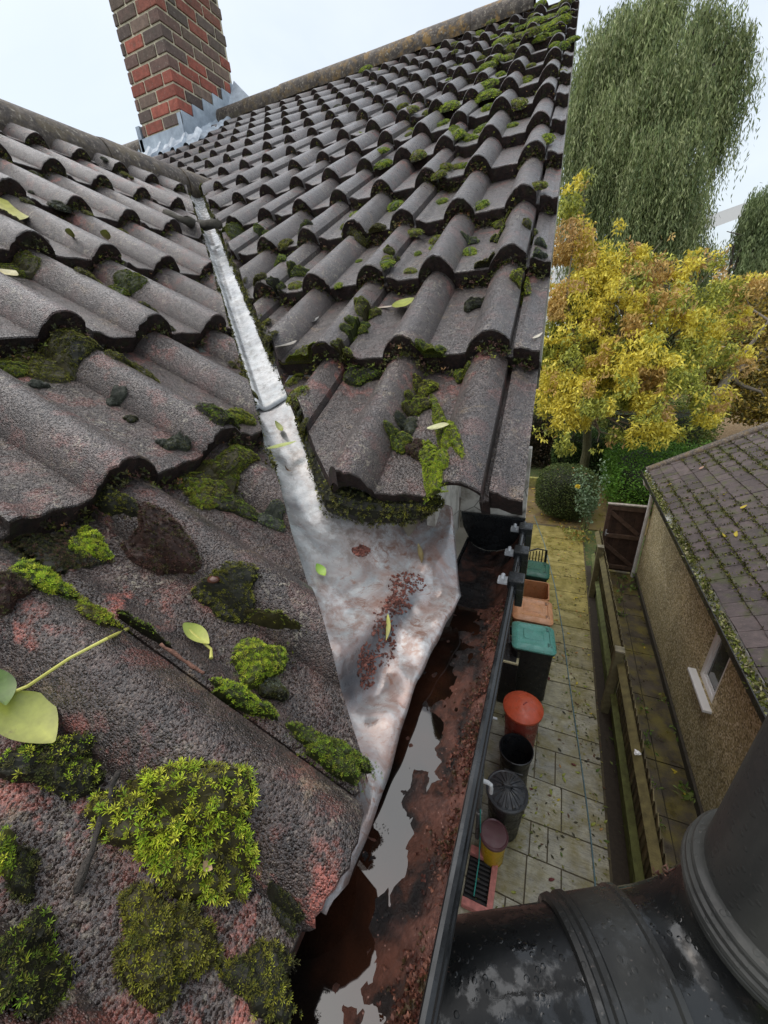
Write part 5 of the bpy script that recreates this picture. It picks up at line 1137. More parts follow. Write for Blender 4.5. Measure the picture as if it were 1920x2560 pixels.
# --- close ones on the near slope
ML = [
 (388, 1795, 182, 132, .020, 'olive', 'largest moss clump on the near tiles, dark with yellow-green stars on top', 12, 1., .0075, 'bright', .55),
 (352, 2035, 108, 130, .014, 'olive', 'broad olive moss below the starry clump, at the bottom of the photo', -8, 1., .0062, 'dark', .5),
 (118, 1655, 115, 62, .014, 'dark', 'dark moss patch under the big yellow leaf at the left edge', 5, 1., .0068, 'bright', .22),
 (62, 2085, 92, 128, .016, 'dark', 'blackish-green moss in the bottom left corner', 25, 1., .006, 'green', .25),
 (12, 1850, 36, 52, .018, 'bright', 'bright green moss cut off by the left edge below the big leaf', 0, 1., .0065, 'green', .3),
 (45, 1885, 40, 60, .010, 'dark', 'small dark moss touching the bright clump at the left edge', 0, 1., .006, None, 0),
 (565, 2112, 72, 92, .009, 'dark', 'flat dark green moss nearest the gutter at the bottom', -20, 1., .0052, 'olive', .3),
 (612, 1965, 34, 62, .006, 'dark', 'thin dark moss strip leading up to the near roll', -25, .9, .005, None, 0),
 (584, 1336, 58, 58, .017, 'olive', 'olive dome of moss beside the valley cut, above the bright one', 8, 1., .0052, 'green', .4),
 (558, 1432, 56, 48, .017, 'bright', 'brightest lime-green moss cushion in the middle of the near tiles', 5, 1.1, .0056, 'green', .25),
 (590, 1492, 32, 22, .009, 'dark', 'small blackish cushion just below the lime-green one', 10, 1., .0045, 'grey', .3),
 (520, 1510, 78, 22, .013, 'green', 'long green moss growing in the groove below the lime-green cushion', 28, 1., .005, 'bright', .4),
 (718, 1628, 92, 30, .013, 'green', 'long moss in the groove near the gutter end of the near roll', 32, 1., .005, 'dark', .4),
 (305, 1360, 64, 40, .013, 'dark', 'dark moss with green tips at the end of the leaf stalk', 35, 1., .0052, 'green', .4),
 (212, 1325, 58, 17, .008, 'olive', 'thin yellowish moss along the groove left of the leaf stalk', 32, 1., .005, 'bright', .45),
 (92, 1250, 70, 26, .010, 'green', 'yellow-green moss line at the upper left of the red worn tile', 28, 1., .0058, 'bright', .55),
 (195, 1182, 44, 34, .012, 'bright', 'small patch of vivid yellow star moss on the red worn tile', 20, 1.1, .0066, 'bright', .5),
 (340, 1195, 74, 46, .012, 'brown', 'dried red-brown moss tangle on the upper near tile', 12, 1.2, .007, 'dark', .2),
 (486, 1296, 62, 42, .010, 'dark', 'sprawling dark moss linking the brown tangle and the olive dome', 20, .9, .0058, 'olive', .4),
 (470, 1048, 98, 32, .012, 'olive', 'wide olive moss mat under the course edge beside the valley', 6, 1., .005, 'green', .4),
 (505, 1092, 62, 20, .008, 'dark', 'thin dark moss below the wide olive mat', 25, 1., .0048, 'green', .25),
 (240, 1085, 56, 60, .013, 'dark', 'dark clump hanging under a roll mouth on the near slope', 50, 1., .0058, 'olive', .45),
 (110, 1190, 120, 40, .006, 'dark', 'thin blackish moss film over the upper left of the red tile', 15, .8, .0055, 'brown', .3),
 (22, 1280, 34, 46, .013, 'brown', 'brown moss lump at the left edge above the leaf stalk', 30, 1., .006, 'dark', .4),
 (580, 1490, 18, 14, .004, 'grey', 'tiny grey fleck of moss beside the blackish cushion', 0, 1., .004, None, 0),
 (585, 1125, 32, 18, .007, 'grey', 'grey cushion by the sawn tile edge under the wide olive mat', 25, 1., .004, 'green', .2),
 (100, 785, 88, 34, .012, 'olive', 'wide olive moss mat under the third course at the left', 8, 1., .0045, 'dark', .4),
 (32, 800, 30, 18, .010, 'green', 'green cushion beside the wide mat at the left edge', 0, 1., .0045, 'olive', .5),
 (165, 715, 40, 22, .012, 'dark', 'dark moss plugging a roll mouth above the wide mat', 10, 1., .0045, 'olive', .4),
 (290, 748, 46, 22, .012, 'olive', 'olive moss under the second roll mouth from the left', 18, 1., .0045, 'dark', .5),
 (335, 716, 32, 20, .010, 'dark', 'dark moss filling the roll mouth left of the valley', 12, 1., .0042, 'olive', .3),
 (35, 588, 40, 13, .011, 'olive', 'olive moss under the upper roll mouth at the left edge', 8, 1., .0042, 'green', .3),
 (62, 535, 40, 24, .012, 'brown', 'brown moss in the upper roll mouth at the left edge', 10, 1., .0045, 'dark', .5),
 (205, 585, 30, 16, .011, 'olive', 'olive moss on a roll flank above the green cushion', 28, 1., .0042, 'dark', .3),
 (272, 628, 34, 15, .011, 'green', 'green cushion in the pan of the fourth course', 20, 1., .0042, 'olive', .5),
 (515, 905, 38, 22, .014, 'bright', 'yellow-green moss climbing the sawn tile edge beside the big willow leaf', 50, 1., .0046, 'olive', .6),
 (470, 945, 40, 32, .012, 'dark', 'dark green lump under the course edge by the valley', 20, 1., .005, 'green', .35),
 (250, 868, 19, 9, .006, 'grey', 'grey cushion in the middle of the third-course pan', 5, 1., .0035, None, 0),
 (385, 936, 25, 14, .008, 'grey', 'dark grey cushion low in the third-course pan', 8, 1., .0038, 'dark', .4),
 (352, 957, 13, 7, .005, 'grey', 'small grey cushion beside the dark grey one', 8, 1., .0035, None, 0),
 (283, 906, 13, 7, .005, 'dark', 'small dark spot of moss between the grey cushions', 0, 1., .0035, None, 0),
 (82, 832, 18, 8, .006, 'grey', 'grey cushion below the wide olive mat at the left', 8, 1., .0035, None, 0),
]
for m in ML: moss('L', *m[:5], m[5], m[6], m[7], m[8], m[9], m[10], m[11])
MR = [
 (865, 957, 23, 22, .015, 'green', 'round green cushion in the lowest pan of the far slope', 0, 1., .0042, 'olive', .4),
 (902, 975, 23, 22, .013, 'brown', 'brown moss lump beside the round green cushion', 0, 1., .0042, 'dark', .3),
 (937, 1018, 24, 50, .015, 'bright', 'tall bright green moss against the last roll, at the tile edge', 15, 1., .0045, 'green', .4),
 (962, 942, 28, 26, .015, 'bright', 'bright green cushion with a pale leaf stuck on it', 0, 1., .0045, 'dark', .25),
 (902, 880, 30, 27, .015, 'olive', 'olive cushion in the lowest pan, above the dark grey one', 0, 1., .0042, 'green', .4),
 (920, 842, 27, 18, .013, 'olive', 'small yellow-green cushion above the olive one', 0, 1., .004, 'bright', .3),
 (882, 920, 22, 17, .008, 'grey', 'dark grey moss disc between the olive and round green cushions', 0, 1., .0036, 'dark', .5),
 (936, 803, 30, 26, .014, 'green', 'green moss tucked under the second course edge', 0, 1., .0042, 'olive', .5),
 (998, 815, 20, 22, .014, 'green', 'upright green cushion left of the last roll', 10, 1., .004, 'olive', .5),
 (786, 812, 42, 28, .018, 'dark', 'dark cushion with a worn reddish top under the second course', -10, 1., .0045, 'green', .45),
 (665, 800, 46, 24, .016, 'olive', 'olive moss heap at the sawn valley end of the second course', -8, 1., .0045, 'green', .4),
 (790, 665, 26, 26, .014, 'olive', 'upper of the moss row on the narrow roll', 0, 1., .004, 'green', .4),
 (772, 692, 22, 18, .013, 'green', 'lower olive-green cushion of the row on the narrow roll', 0, 1., .004, 'olive', .4),
 (752, 712, 15, 12, .010, 'green', 'small cushion at the foot of the narrow roll row', 0, 1., .0038, 'olive', .4),
 (735, 740, 18, 16, .011, 'olive', 'lowest cushion below the narrow roll row', 0, 1., .0038, 'green', .4),
 (1022, 662, 23, 18, .014, 'dark', 'dark round cushion in the pan left of the last roll', 0, 1., .0038, 'grey', .3),
 (1127, 638, 20, 42, .016, 'olive', 'tall yellow-green moss on the seam of the last roll', 8, 1., .0042, 'bright', .5),
 (1048, 612, 24, 26, .013, 'dark', 'dark moss at the left foot of the last roll', 30, 1., .004, 'olive', .4),
 (638, 570, 21, 17, .017, 'green', 'right-hand green dome of three near the valley', 0, 1., .0036, 'olive', .4),
 (612, 587, 21, 17, .017, 'green', 'middle green dome of three near the valley', 0, 1., .0036, 'bright', .2),
 (595, 604, 16, 13, .012, 'dark', 'dark lowest dome of three near the valley', 0, 1., .0036, 'green', .3),
 (570, 628, 18, 16, .012, 'olive', 'olive cushion at the valley end of the third course', 0, 1., .0036, 'dark', .3),
 (1080, 488, 19, 15, .012, 'olive', 'green cushion on the fourth course near the verge', -20, 1., .0036, 'bright', .5),
 (1075, 518, 16, 18, .012, 'dark', 'olive and dark pair of lumps left of the verge roll', 0, 1., .0036, 'bright', .4),
 (1018, 524, 18, 10, .010, 'grey', 'pale grey-green cushion in the fourth-course pan', 0, 1., .0034, 'green', .4),
 (1142, 490, 15, 12, .011, 'olive', 'olive cushion on the verge strip, upper', 0, 1., .0034, 'dark', .4),
 (1145, 515, 14, 11, .010, 'green', 'pale green cushion on the verge strip, lower', 0, 1., .0034, 'grey', .4),
 (1168, 528, 13, 12, .011, 'grey', 'grey-white tipped cushion at the very verge', 0, 1., .0034, 'green', .3),
 (1165, 552, 14, 12, .011, 'grey', 'second grey-tipped cushion lower on the verge', 0, 1., .0034, 'green', .3),
 (845, 545, 14, 10, .011, 'olive', 'olive lump on the second narrow roll', 0, 1., .0034, 'green', .4),
 (820, 518, 18, 16, .012, 'olive', 'olive moss right under the fourth course edge', 0, 1., .0034, 'dark', .4),
 (780, 525, 18, 20, .012, 'olive', 'left olive moss under the fourth course edge', 0, 1., .0034, 'dark', .4),
 (515, 510, 34, 13, .014, 'green', 'long green moss row on a roll beside the valley', -22, 1., .0036, 'olive', .5),
 (560, 490, 14, 11, .013, 'green', 'top green bump of the moss row beside the valley', 0, 1., .0034, 'bright', .3),
 (665, 515, 20, 18, .013, 'dark', 'dark moss plugging a roll mouth above the three domes', 0, 1., .0034, 'green', .3),
 (1000, 320, 30, 9, .013, 'bright', 'lime-green moss strip on the sixth course', -15, 1., .0036, 'green', .4),
]
for m in MR: moss('R', *m[:5], m[5], m[6], m[7], m[8], m[9], m[10], m[11])
# --- small cushions further up: a few shapes, set down one by one
PRO = []
for k, (pal, p2) in enumerate((('olive', 'green'), ('green', 'bright'), ('dark', 'olive'), ('bright', 'green'), ('olive', 'dark'), ('dark', 'grey'))):
    rng = np.random.default_rng(500 + k); nr, na = 6, 16; q = np.repeat(np.linspace(0, 1, nr), na); a_ = np.tile(np.arange(na) / na * 2 * np.pi, nr); wb_ = 1 + .15 * np.sin(3 * a_ + k) + .1 * np.sin(5 * a_ + 2 * k)
    V = np.stack([q * np.cos(a_) * wb_, q * np.sin(a_) * wb_, .62 * np.clip(1 - q ** 2.4, 0, 1) ** .6 * (1 + .2 * np.sin(5 * q * np.cos(a_) + k)) - .12 * (q > .9)], -1)
    i = np.arange(nr - 1)[:, None] * na; j = np.arange(na)[None, :]; Fq = np.stack([i + j, i + (j + 1) % na, i + na + (j + 1) % na, i + na + j], -1).reshape(-1, 4); C = np.tile(np.array(BASE[pal]), (len(V), 1))
    n = 260; qq = np.sqrt(rng.random(n)); aa = rng.uniform(0, 6.3, n); P = np.stack([qq * np.cos(aa), qq * np.sin(aa), .62 * (1 - qq ** 2.4) ** .6 - .02], -1); N = unit(P * np.array((1, 1, 1.4)) + np.array((0, 0, .4)))
    V2, F2, C2 = tufts(P, N, pal, rng, .22, 4, bright_share=.35, pal2=p2); VV = np.concatenate([V, V2]); VV[:, 2] -= H
    o = mk('moss_cushion', VV, np.concatenate([Fq, F2 + len(V)]), M['moss'], None, np.concatenate([C, C2]), False, None, (0, 0, 0)); PRO.append(o.data); bpy.data.objects.remove(o)
def cushion(side, u, w, r, k, label, group, asp=1., lift=0., tilt=None, name='moss_cushion'):
    place, pix, F, rb, nn = SIDE[side]; P = place(np.array(u), np.array(w), np.array(hsurf(u, w, F, rb) + lift))
    o = bpy.data.objects.new(name, PRO[k]); COL.objects.link(o); o.location = (P[0], P[1], P[2] + H)
    up = Vector(tilt if tilt is not None else nn); qn = Vector((0, 0, 1)).rotation_difference(up)
    o.rotation_mode = 'QUATERNION'; o.rotation_quaternion = qn @ Vector((0, 0, 1)).rotation_difference(Vector((0, 0, 1))); 
    from mathutils import Quaternion
    o.rotation_quaternion = qn @ Quaternion((0, 0, 1), u * 37 + w * 11); o.scale = (r, r * asp, r * .8)
    return tag(o, label, 'moss', group)
rng = random.Random(4)
for i in range(200):
    k = rng.randint(2, 12); near = rng.random() < .45
    u = rng.uniform(-.75, -.05) if near else rng.uniform(-4.2, -.1)
    if k < 4 and u < -1.0: continue
    w = FR[k] + GR * (rng.random() ** 1.6) * .95; u0 = u
    ph = rng.choice([.118, .13, .15, SP + .098, SP + .11, .076, .08]); m = math.floor((u - RR) / (2 * SP)); u = RR + m * 2 * SP + ph + rng.uniform(-.006, .006)
    if u > XV - .01: continue
    P = plR(np.array(u), np.array(w), np.array(0.))
    if P[0] + P[1] < .24 + .02: continue
    if P[0] < -3.0 and P[1] > 3.3: continue
    r = rng.uniform(.012, .030) * (1.25 if u0 > -.7 else 1); kk = rng.choice([0, 0, 1, 2, 4, 5, 2]) if u0 < -.75 else rng.choice([0, 1, 3, 1, 0])
    if 3.0 > k: r *= .6
    cushion('R', u, w, r, kk, 'small moss cushion on the far slope, ' + {0: 'olive', 1: 'green', 2: 'dark', 3: 'lime', 4: 'dull olive', 5: 'blackish'}[kk] + ', one of many above the fourth course', 'small moss cushions on the far slope', rng.uniform(.7, 1.8))
for i in range(46):                                                 # thick moss along the top by the verge and under the ridge
    w = rng.uniform(8.2, 13.8) * GR; u = rng.uniform(-.42, -.05) if i % 3 else rng.uniform(-1.6, -.2)
    if u < -.45: w = rng.uniform(13.0, 13.9) * GR
    cushion('R', u, w, rng.uniform(.022, .045), rng.choice([1, 3, 3, 0]), 'bright moss heap high on the far slope close to the verge or ridge', 'moss heaps near the top of the verge', rng.uniform(.8, 1.6))
for i in range(46):
    k = rng.randint(2, 6); w = FL[k] + GL * .96 * (1 - rng.random() ** 2.2); m = rng.randint(0, 7); u = YL - .9 + m * SP * 1.0 + rng.choice([.1, .12, .02, .05]) + (k - 1) * .26
    P = plL(np.array(u), np.array(w), np.array(0.))
    if P[0] + P[1] > .02: continue
    kk = rng.choice([0, 2, 2, 4, 5]); cushion('L', u, w, rng.uniform(.010, .024), kk, 'small moss cushion high on the near slope, ' + {0: 'olive', 2: 'dark', 4: 'dull olive', 5: 'blackish'}[kk], 'small moss cushions on the near slope', rng.uniform(.8, 1.7))
# moss along the sawn edges of the valley
for i in range(44):
    a_ = .40 + 1.62 * (i / 44) ** 1.15 + rng.uniform(-.015, .015)
    x = -a_ - .004; y = a_ + .172 + rng.uniform(-.004, .012); w = (y - YR) / CR; u = x - VS * w * CR
    if w < .02: continue
    cushion('R', u, w, rng.uniform(.007, .016), rng.choice([0, 2, 4, 2, 5]), 'moss on the sawn edge along the right bank of the valley', 'moss along the right bank of the valley', rng.uniform(.9, 1.6), -.012, (-.6, -.55, .6))
for i in range(22):
    a_ = .42 + 1.5 * (i / 22) ** 1.1 + rng.uniform(-.02, .02); x = -a_ - .008; y = a_ + .062; w = (XL - x) / CL
    cushion('L', y, w, rng.uniform(.009, .018), rng.choice([0, 2, 4, 2]), 'moss on the sawn edge along the left bank of the valley', 'moss along the left bank of the valley', rng.uniform(.9, 1.7), -.016, (.6, .5, .6))
for i, (a_, r, k_) in enumerate(((.46, .024, 0), (.50, .018, 4), (.545, .022, 0), (.60, .020, 2), (.66, .022, 0), (.73, .018, 4))):
    x = -a_ + .004; y = a_ + .176; w = (y - YR) / CR
    cushion('R', x - VS * w * CR, w, r, k_, ('first', 'second', 'third', 'fourth', 'fifth', 'sixth')[i] + ' moss lump up the right bank of the valley from the gutter end', 'moss lumps low on the right bank', 1.3, -.006, (-.4, -.4, .8))
for i in range(14):
    u = -.2 + 2.1 * i / 14 + rng.uniform(-.05, .05); cushion('L', u, 6.45 * GL + rng.uniform(-.03, .04), rng.uniform(.014, .03), rng.choice([0, 2, 4]), 'moss tucked under the ridge of the near slope', 'moss under the near ridge', 1.6)
# the heavy bank of moss hanging from the lowest edge of the far slope, over the lead
rng = np.random.default_rng(71)
path = np.array([plR(np.array(u), np.array(w), np.array(h)) for u, w, h in ((-.435, .155, -.036), (-.385, .092, -.040), (-.340, .038, -.044), (-.31, .004, -.044), (-.26, -.004, -.046), (-.21, -.004, -.044), (-.165, -.002, -.034), (-.135, .004, -.02))])
rad = [.012, .019, .025, .028, .027, .024, .018, .006]
n = 3600; s_ = rng.random(n) * (len(path) - 1); i = np.minimum(s_.astype(int), len(path) - 2); f = (s_ - i)[:, None]; c = path[i] * (1 - f) + path[i + 1] * f; r = (np.array(rad)[i] * (1 - f[:, 0]) + np.array(rad)[i + 1] * f[:, 0])
d = unit(rng.normal(size=(n, 3)) + np.array((0, -.35, .1))); lum = 1 + .25 * np.sin(s_ * 9) * np.sin(s_ * 4.3 + 1); P = c + d * (r * lum)[:, None] * .93
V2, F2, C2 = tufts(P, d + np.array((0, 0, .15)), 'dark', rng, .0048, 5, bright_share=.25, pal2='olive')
mb = MB(); mb.tube([tuple(p) for p in path], [x * .9 for x in rad], BASE['dark'], k=12); Vb = np.concatenate(mb.v); Fb = np.array([f for f in mb.f if len(f) == 4])
tag(mk('moss_bank', np.concatenate([Vb, V2]), np.concatenate([Fb, F2 + len(Vb)]), M['moss'], None, np.concatenate([np.concatenate(mb.c), C2])), 'heavy dark moss bank hanging over the lead from the lowest edge of the far slope', 'moss')
# crust of grit and dead moss along every course edge: nobody could count it
def fringe(side, ks, u0, u1, keep, per, name, label, seed):
    place, pix, F, rb, nn = SIDE[side]; rng = np.random.default_rng(seed); U = []; W = []; Hh = []
    for k in ks:
        n = int(per * (u1 - u0)); u = rng.uniform(u0, u1, n); d = np.abs(rng.normal(0, .010, n)); w = F[k] - d + .004; rollm = prof(u - rb) > .012
        g = np.sin(u * 21 + k * 2.2) + np.sin(u * 47 + k * 5) * .7 + rng.normal(0, .5, n) + .5 * rollm
        kk = g > -.25; u = u[kk]; w = w[kk]; U.append(u); W.append(w); Hh.append(prof(u - rb) - T * .97 + rng.random(len(u)) ** 1.7 * .026 * np.clip(1 - (F[k] - w) / .03, .1, 1))
    U = np.concatenate(U); W = np.concatenate(W); Hh = np.concatenate(Hh); P = place(U, W, Hh); k = keep(P); P = P[k]; n = len(P)
    V, F_, C = tufts(P, np.broadcast_to(nn, (n, 3)) + np.random.default_rng(1).normal(size=(n, 3)) * .5, 'dark', rng, .0062, 4, 1.0, .42, .30, 'brown')
    m = rng.random(n) < .16; C.reshape(4, n, 4, 3)[:, m] = C.reshape(4, n, 4, 3)[:, m] * np.array((2.6, 2.8, 1.6))
    tag(mk(name, V, F_, M['moss'], None, C), label, 'moss', None, 'stuff')
fringe('L', range(1, 7), -.7, 2.1, lambda P: (P[:, 0] + P[:, 1] < .055), 1000, 'moss_crust', 'dark crust of grit and dead moss under the course edges of the near slope', 3)
fringe('R', range(1, 13), -3.4, -.03, lambda P: (P[:, 0] + P[:, 1] > .18), 520, 'moss_crust', 'dark crust of grit and dead moss under the course edges of the far slope', 4)
fringe('R', range(1, 5), -1.3, -.03, lambda P: (P[:, 0] + P[:, 1] > .18), 900, 'moss_crust', 'thicker black moss crust under the lowest course edges of the far slope', 6)

def bank(side, off, sgn, name, label, seed, n=5200):
    rng = np.random.default_rng(seed); a_ = .42 + 1.62 * rng.random(n) ** 1.25; k = (np.sin(a_ * 23 + seed) + np.sin(a_ * 61) * .8 + np.sin(a_ * 9.) + rng.normal(size=n) * .5) > -.55; a_ = a_[k]; n = len(a_); d = np.abs(rng.normal(0, .006, n))
    x = -a_ + sgn * d * .7; y = a_ + off + sgn * d * .7; base = np.maximum(zLp(x), zRp(y)) if side == 'R' else zLp(x); fr = rng.random(n)
    z = base - .050 + .052 * fr; P = np.stack([x - sgn * .004, y - sgn * .004, z], -1); V2, F2, C2 = tufts(P, np.tile((-sgn * .6, -sgn * .5, .6), (n, 1)) + rng.normal(size=(n, 3)) * .4, 'dark', rng, .0062, 5, 1., .32, .35, 'olive'); tag(mk(name, V2, F2, M['moss'], None, C2), label, 'moss', None, 'stuff')
bank('R', .168, 1, 'valley_moss', 'moss clinging along the sawn tile edges on the right bank of the valley', 5)
bank('L', .060, -1, 'valley_moss', 'moss clinging along the sawn tile edges on the left bank of the valley', 6, 3400)

# ================================================================ loose leaves and twigs on roof and lead
def pixV(x, y, ex=.002):
    z = -.33
    for _ in range(60):
        P = atz(x, y, z); z2 = float(lead_z(P[0], P[1])) + ex if P[1] - P[0] < .95 and P[0] > -.62 else float(max(zLp(P[0]), zRp(P[1]))) - .044 + ex
        z = z * .5 + z2 * .5
    return atz(x, y, z)
def at(side, x, y, ex=.003):
    x *= D2P; y *= D2P
    return pixV(x, y, ex) if side == 'V' else SIDE[side][1](x, y, ex)[0]
def leaf(side, p0, p1, wr, k, label, bend=.004, curl=0., ex=.003, name='fallen_leaf', stalk=None, twist=0.):
    a_ = at(side, *p0, ex); b_ = at(side, *p1, ex); L = np.linalg.norm(b_ - a_); d = (b_ - a_) / L
    nn = {'L': NL, 'R': NRR, 'V': np.array((.1, -.15, 1.))}[side]; nn = nn / np.linalg.norm(nn); s_ = np.cross(nn, d); s_ /= np.linalg.norm(s_); nn = np.cross(d, s_)
    if twist: s_, nn = s_ * math.cos(twist) + nn * math.sin(twist), nn * math.cos(twist) - s_ * math.sin(twist)
    c0, c1 = LEAFCOL[k] if isinstance(k, str) else k
    V, F, C = leaf_mesh(L, L * wr, bend, c0, c1, curl, 14); V = np.array(V); c = (a_ + b_) / 2
    W_ = c + V[:, :1] * d + V[:, 1:2] * s_ + V[:, 2:] * nn
    if stalk is None: return tag(mk(name, W_, F, M['leaf2'], None, C, True), label, 'leaf')
    t = thing(name, tuple(c), label, 'leaf'); mk('blade', W_, F, M['leaf2'], t, C, True, None, list(t['org']))
    mb = MB(); P = [a_ + nn * .001] + [at(side, *q, e_) for *q, e_ in stalk]; mb.tube(P, [.0013] * (len(P) - 1) + [.0019], (.52, .50, .12), k=7); mb.build('stalk', M['vc'], t); return t
l2 = NT('leaf_close'); f = l2.noise(90, 4, .6); cc = l2.mix(1., l2.attr(), l2.ramp(f, [(.3, .75), (.7, 1.2)]), 'MULTIPLY'); cc = l2.mix(l2.ramp(l2.noise(40, 5, .7), [(.60, 0.), (.70, .6)]), cc, (.10, .06, .03)); M['leaf2'] = l2.done(cc, .35, l2.bump(l2.noise(140, 3), .3, .001))
leaf('L', (-10, 1512), (118, 1612), .55, ((.27, .31, .05), (.36, .37, .06)), 'big yellow-green leaf with a long stalk at the left edge', .006, 0, .012, stalk=[(60, 1482, .014), (150, 1422, .012), (230, 1380, .010), (278, 1358, .012)])
leaf('L', (-4, 1452), (14, 1530), .42, 'g', 'green leaf cut by the left edge above the big yellow-green leaf', .004, 0, .02)
leaf('L', (396, 1352), (450, 1396), .52, ((.30, .38, .06), (.50, .50, .10)), 'small oval green leaf with yellow rim lying by the lime-green moss', .004, 0, .004, stalk=[(456, 1402, .004), (456, 1422, .003)])
leaf('V', (574, 972), (643, 962), .30, ((.40, .46, .12), (.48, .54, .16)), 'long pale willow leaf bridging the near edge of the valley', .002, .006, .012)
leaf('V', (532, 830), (578, 812), .30, 'yg', 'yellow willow leaf across the middle of the valley', .004, 0, .006)
leaf('V', (500, 742), (548, 778), .24, 'yg', 'curved yellow leaf on the left bank of the valley', .014, 0, .008)
leaf('V', (542, 716), (572, 760), .34, 'g', 'green leaf lying point down in the valley', .003, 0, .008)
leaf('V', (538, 718), (560, 706), .5, 'y', 'curled yellow leaf above the green one in the valley', .016, 0, .012)
leaf('V', (566, 728), (580, 756), .6, ((.36, .28, .20), (.42, .33, .25)), 'tan dry leaf beside the green leaf in the valley', .006, 0, .010)
leaf('V', (558, 752), (582, 788), .55, 'gr', 'grey soaked leaf lying in the valley water', .002, 0, .002)
leaf('V', (468, 664), (512, 650), .22, 'yg', 'thin yellow leaf across the upper valley', .008, 0, .008)
leaf('V', (446, 594), (486, 606), .26, 'yg', 'highest yellow leaf in the valley, near the stick', .008, 0, .008)
for i, (x, y, dx, dy, k_, lab) in enumerate(((486, 700, 26, 10, 'y', 'curled yellow sliver of leaf a third of the way down the valley'), (452, 560, 20, 14, 'g', 'small green leaf high in the valley'), (560, 850, 22, -12, 'gr', 'soaked grey leaf stuck low in the valley'), (612, 1010, 16, 12, 'br', 'brown leaf scrap where the valley widens'), (596, 915, 14, 22, 'yg', 'pale leaf sliver along the left bank of the valley'))):
    leaf('V', (x, y), (x + dx, y + dy), .3, k_, lab, .006, 0, .006)
leaf('V', (880, 1102), (882, 1160), .55, ((.30, .25, .18), (.36, .31, .24)), 'brown oval leaf stuck upright on the lead under the far eaves', .002, 0, .003)
leaf('V', (903, 1178), (910, 1220), .24, ((.40, .32, .14), (.25, .17, .08)), 'narrow brown leaf scrap on the lead below the oval one', .005, 0, .004)
leaf('V', (838, 1328), (834, 1385), .18, ((.55, .55, .12), (.30, .28, .05)), 'thin yellow leaf sliver on the stained lead apron', .003, 0, .004)
leaf('V', (684, 1222), (702, 1248), .6, ((.25, .45, .06), (.35, .5, .08)), 'small bright green leaf at the sawn edge of the near tile', .005, 0, .010)
leaf('R', (925, 928), (972, 922), .30, ((.55, .56, .30), (.62, .60, .36)), 'pale leaf sticking out of the bright cushion on the far slope', .003, 0, .014)
leaf('R', (862, 656), (878, 668), .6, 'yg', 'small yellow-green leaf in a second-course pan of the far slope', .006, 0, .004)
leaf('R', (812, 668), (858, 662), .16, ((.45, .36, .27), (.5, .42, .32)), 'thin dry leaf stalk beside the small yellow-green leaf', .003, 0, .003)
leaf('R', (970, 396), (992, 388), .35, 'yg', 'yellow-green leaf on the fifth course of the far slope', .004, 0, .004)
leaf('R', (1150, 735), (1172, 722), .3, ((.6, .55, .42), (.55, .5, .4)), 'pale scrap of leaf near the verge', .003, 0, .003)
leaf('R', (598, 592 + 165), (642, 742), .45, 'gr', 'grey dead leaf on the sawn valley edge of the far slope', .006, 0, .010)
leaf('R', (662, 700), (690, 690), .5, ((.13, .13, .13), (.2, .2, .19)), 'dark shrivelled leaf in the lowest pan near the valley', .006, 0, .004)
leaf('L', (-6, 432), (30, 482), .5, ((.44, .44, .12), (.52, .50, .16)), 'yellow leaf on the upper tiles at the left edge', .006, 0, .010)
leaf('L', (148, 552 - 55), (158, 518), .5, 'yg', 'small yellow leaf standing on the upper tiles', .004, 0, .012)
leaf('L', (228, 560 - 60), (232, 522), .5, 'yg', 'second small yellow leaf right of the first on the upper tiles', .004, 0, .012)
leaf('L', (8, 598), (34, 590), .5, ((.60, .52, .25), (.66, .58, .3)), 'cream leaf scrap in a roll mouth at the left edge', .004, 0, .014)
leaf('L', (438, 1866), (456, 1884), .7, ((.50, .33, .20), (.6, .42, .28)), 'tan crumb of leaf on the largest moss clump', .006, 0, .020)
def stick(P, r, c, label, name='twig', k=8, seed=0):
    rng = np.random.default_rng(seed); P = np.array(P); n = 12; t = np.linspace(0, 1, n); q = np.stack([np.interp(t, np.linspace(0, 1, len(P)), P[:, i]) for i in range(3)], -1) + rng.normal(size=(n, 3)) * r * .22
    mb = MB(); mb.tube(q, r * (1 + .25 * np.sin(t * 14 + seed) + .1 * rng.normal(size=n)), c, k=k); return tag(mb.build(name, M['bark'], None, True), label, name)
stick([at('L', 360, 462, .014), at('L', 405, 478, .030), at('R', 425, 484, .034), at('R', 472, 486, .020)], .014, (.06, .055, .042), 'mossy broken stick lying across the upper valley', 'stick', 9, 2)
stick([at('L', 258, 1662, .016), at('L', 232, 1728, .010), at('L', 190, 1855, .006), at('L', 166, 1930, .004)], .0024, (.045, .038, .032), 'thin dark twig beside the starry moss clump', 'twig', 7, 3)
stick([at('L', 348, 1392, .008), at('L', 440, 1455, .004)], .0018, (.2, .10, .07), 'short reddish twig lying in the groove of the near tile', 'twig', 6, 4)
stick([at('V', 470, 672, .008), at('V', 512, 664, .004)], .0022, (.03, .025, .02), 'thin black twig across the upper valley under the leaf', 'twig', 6, 5)
p = at('L', 462, 1252, .006)
mb = MB(); mb.lathe([(0, -.0045), (.0042, -.003), (.0065, .0005), (.0045, .004), (0, .0055)], (0, 0, 0), (.09, .035, .022), k=14); mb.v[0] = mb.v[0] * np.array((1.3, 1., .8)) + p; tag(mb.build('seed', M['bin'], None, True), 'shiny brown seed on the red worn patch of tile', 'seed')
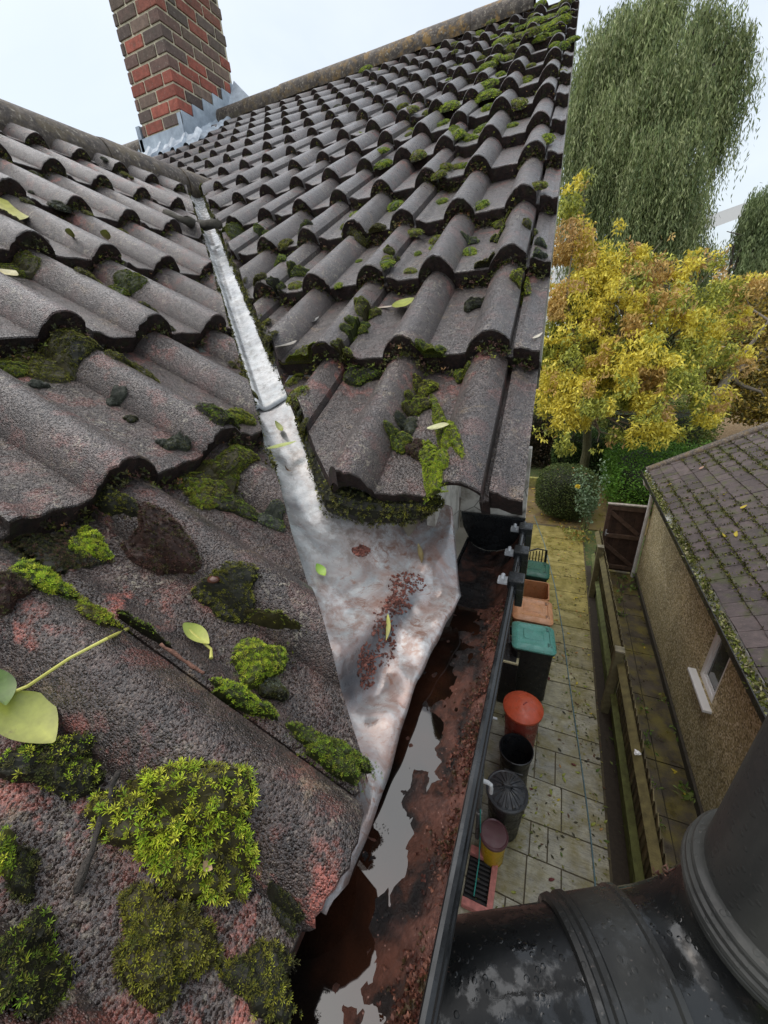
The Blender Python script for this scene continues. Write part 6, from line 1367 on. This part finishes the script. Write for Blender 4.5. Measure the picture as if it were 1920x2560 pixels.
# brown silt heaps on the lead along the fold
def crumb(x, y, rx, ry, h, label, seed):
    rng = np.random.default_rng(seed); n = 170; q = rng.random(n) ** .7 * 1.25; q_ = np.sqrt(rng.random(n)); a_ = rng.uniform(0, 6.3, n); P = np.array([pixV((x + rx * qq * math.cos(t)) * D2P, (y + ry * qq * math.sin(t)) * D2P, .0) for qq, t in zip(q, a_)])
    P[:, 2] += h * np.clip(1 - q, .05, 1) * rng.random(n); V = []; F = []; C = []
    for i, p in enumerate(P):
        r = rng.uniform(.0007, .0030); o_ = rng.normal(size=(6, 3)) * r * .3; V += [p + np.array(v) * r + e for v, e in zip(((1, 0, 0), (-1, 0, 0), (0, 1, 0), (0, -1, 0), (0, 0, 1), (0, 0, -1)), o_)]; b = 6 * i
        F += [(b, b + 2, b + 4), (b + 2, b + 1, b + 4), (b + 1, b + 3, b + 4), (b + 3, b, b + 4), (b + 2, b, b + 5), (b + 1, b + 2, b + 5), (b + 3, b + 1, b + 5), (b, b + 3, b + 5)]; C += [np.array((.15, .055, .04)) * rng.uniform(.5, 1.7)] * 6
    tag(mk('silt_heap', V, F, M['vcr'], None, np.array(C)), label, 'silt', None, 'stuff')
crumb(1015 / D2P * 1.0 + 0, 1262, 34, 20, .006, 'upper reddish crumb heap on the lead by the fold', 1)
crumb(858, 1305, 24, 18, .005, 'reddish crumbs on the lead halfway down the fold', 2)
crumb(830, 1370, 22, 60, .004, 'streak of reddish crumbs down the stained lead', 3)
crumb(792, 1440, 16, 40, .004, 'low reddish crumb streak at the foot of the fold', 4)
crumb(780, 1190, 16, 10, .003, 'reddish crumbs in the rusty stain above the fold', 5)
# rotted moss crumbs on the pipe
rng = np.random.default_rng(3)
for (P0, label, sz) in ((E0 + hd * .30 + np.array((.012, .03, .058)), 'brown rotted moss crumb on the horizontal soil pipe', .005), (E0 + hd * .058 + np.array((-.01, .045, .045)), 'reddish moss crumbs caught at the soil pipe elbow', .009)):
    n = 60; P = P0 + rng.normal(size=(n, 3)) * sz * .6; V2, F2, C2 = tufts(P, rng.normal(size=(n, 3)), 'brown', rng, sz * .8, 4); tag(mk('moss_crumb', V2, F2, M['moss'], None, C2 * 1.4), label, 'moss')

rng = np.random.default_rng(17); n = 5200; yy = rng.uniform(-.6, .5, n); k = (np.sin(yy * 31) + np.sin(yy * 77 + 1) + rng.normal(size=n)) > -.3; yy = yy[k]; n = len(yy); xx = -.036 - np.abs(rng.normal(0, .011, n)); zz = -.4265 + .0165 * sst(.42, .95, (xx + .158) / .1235) + .022 * sst(.80, 1., (xx + .158) / .1235) + rng.uniform(-.001, .006, n)
P = np.stack([xx, yy, zz], -1); V2, F2, C2 = tufts(P, rng.normal(size=(n, 3)) + np.array((0, 0, .6)), 'brown', rng, .0034, 4, 1., .6); tag(mk('gutter_crumbs', V2, F2, M['moss'], None, C2 * np.array((1.3, 1., .9))), 'reddish moss crumbs stuck along the outer wall of the gutter', 'crumbs', None, 'stuff')
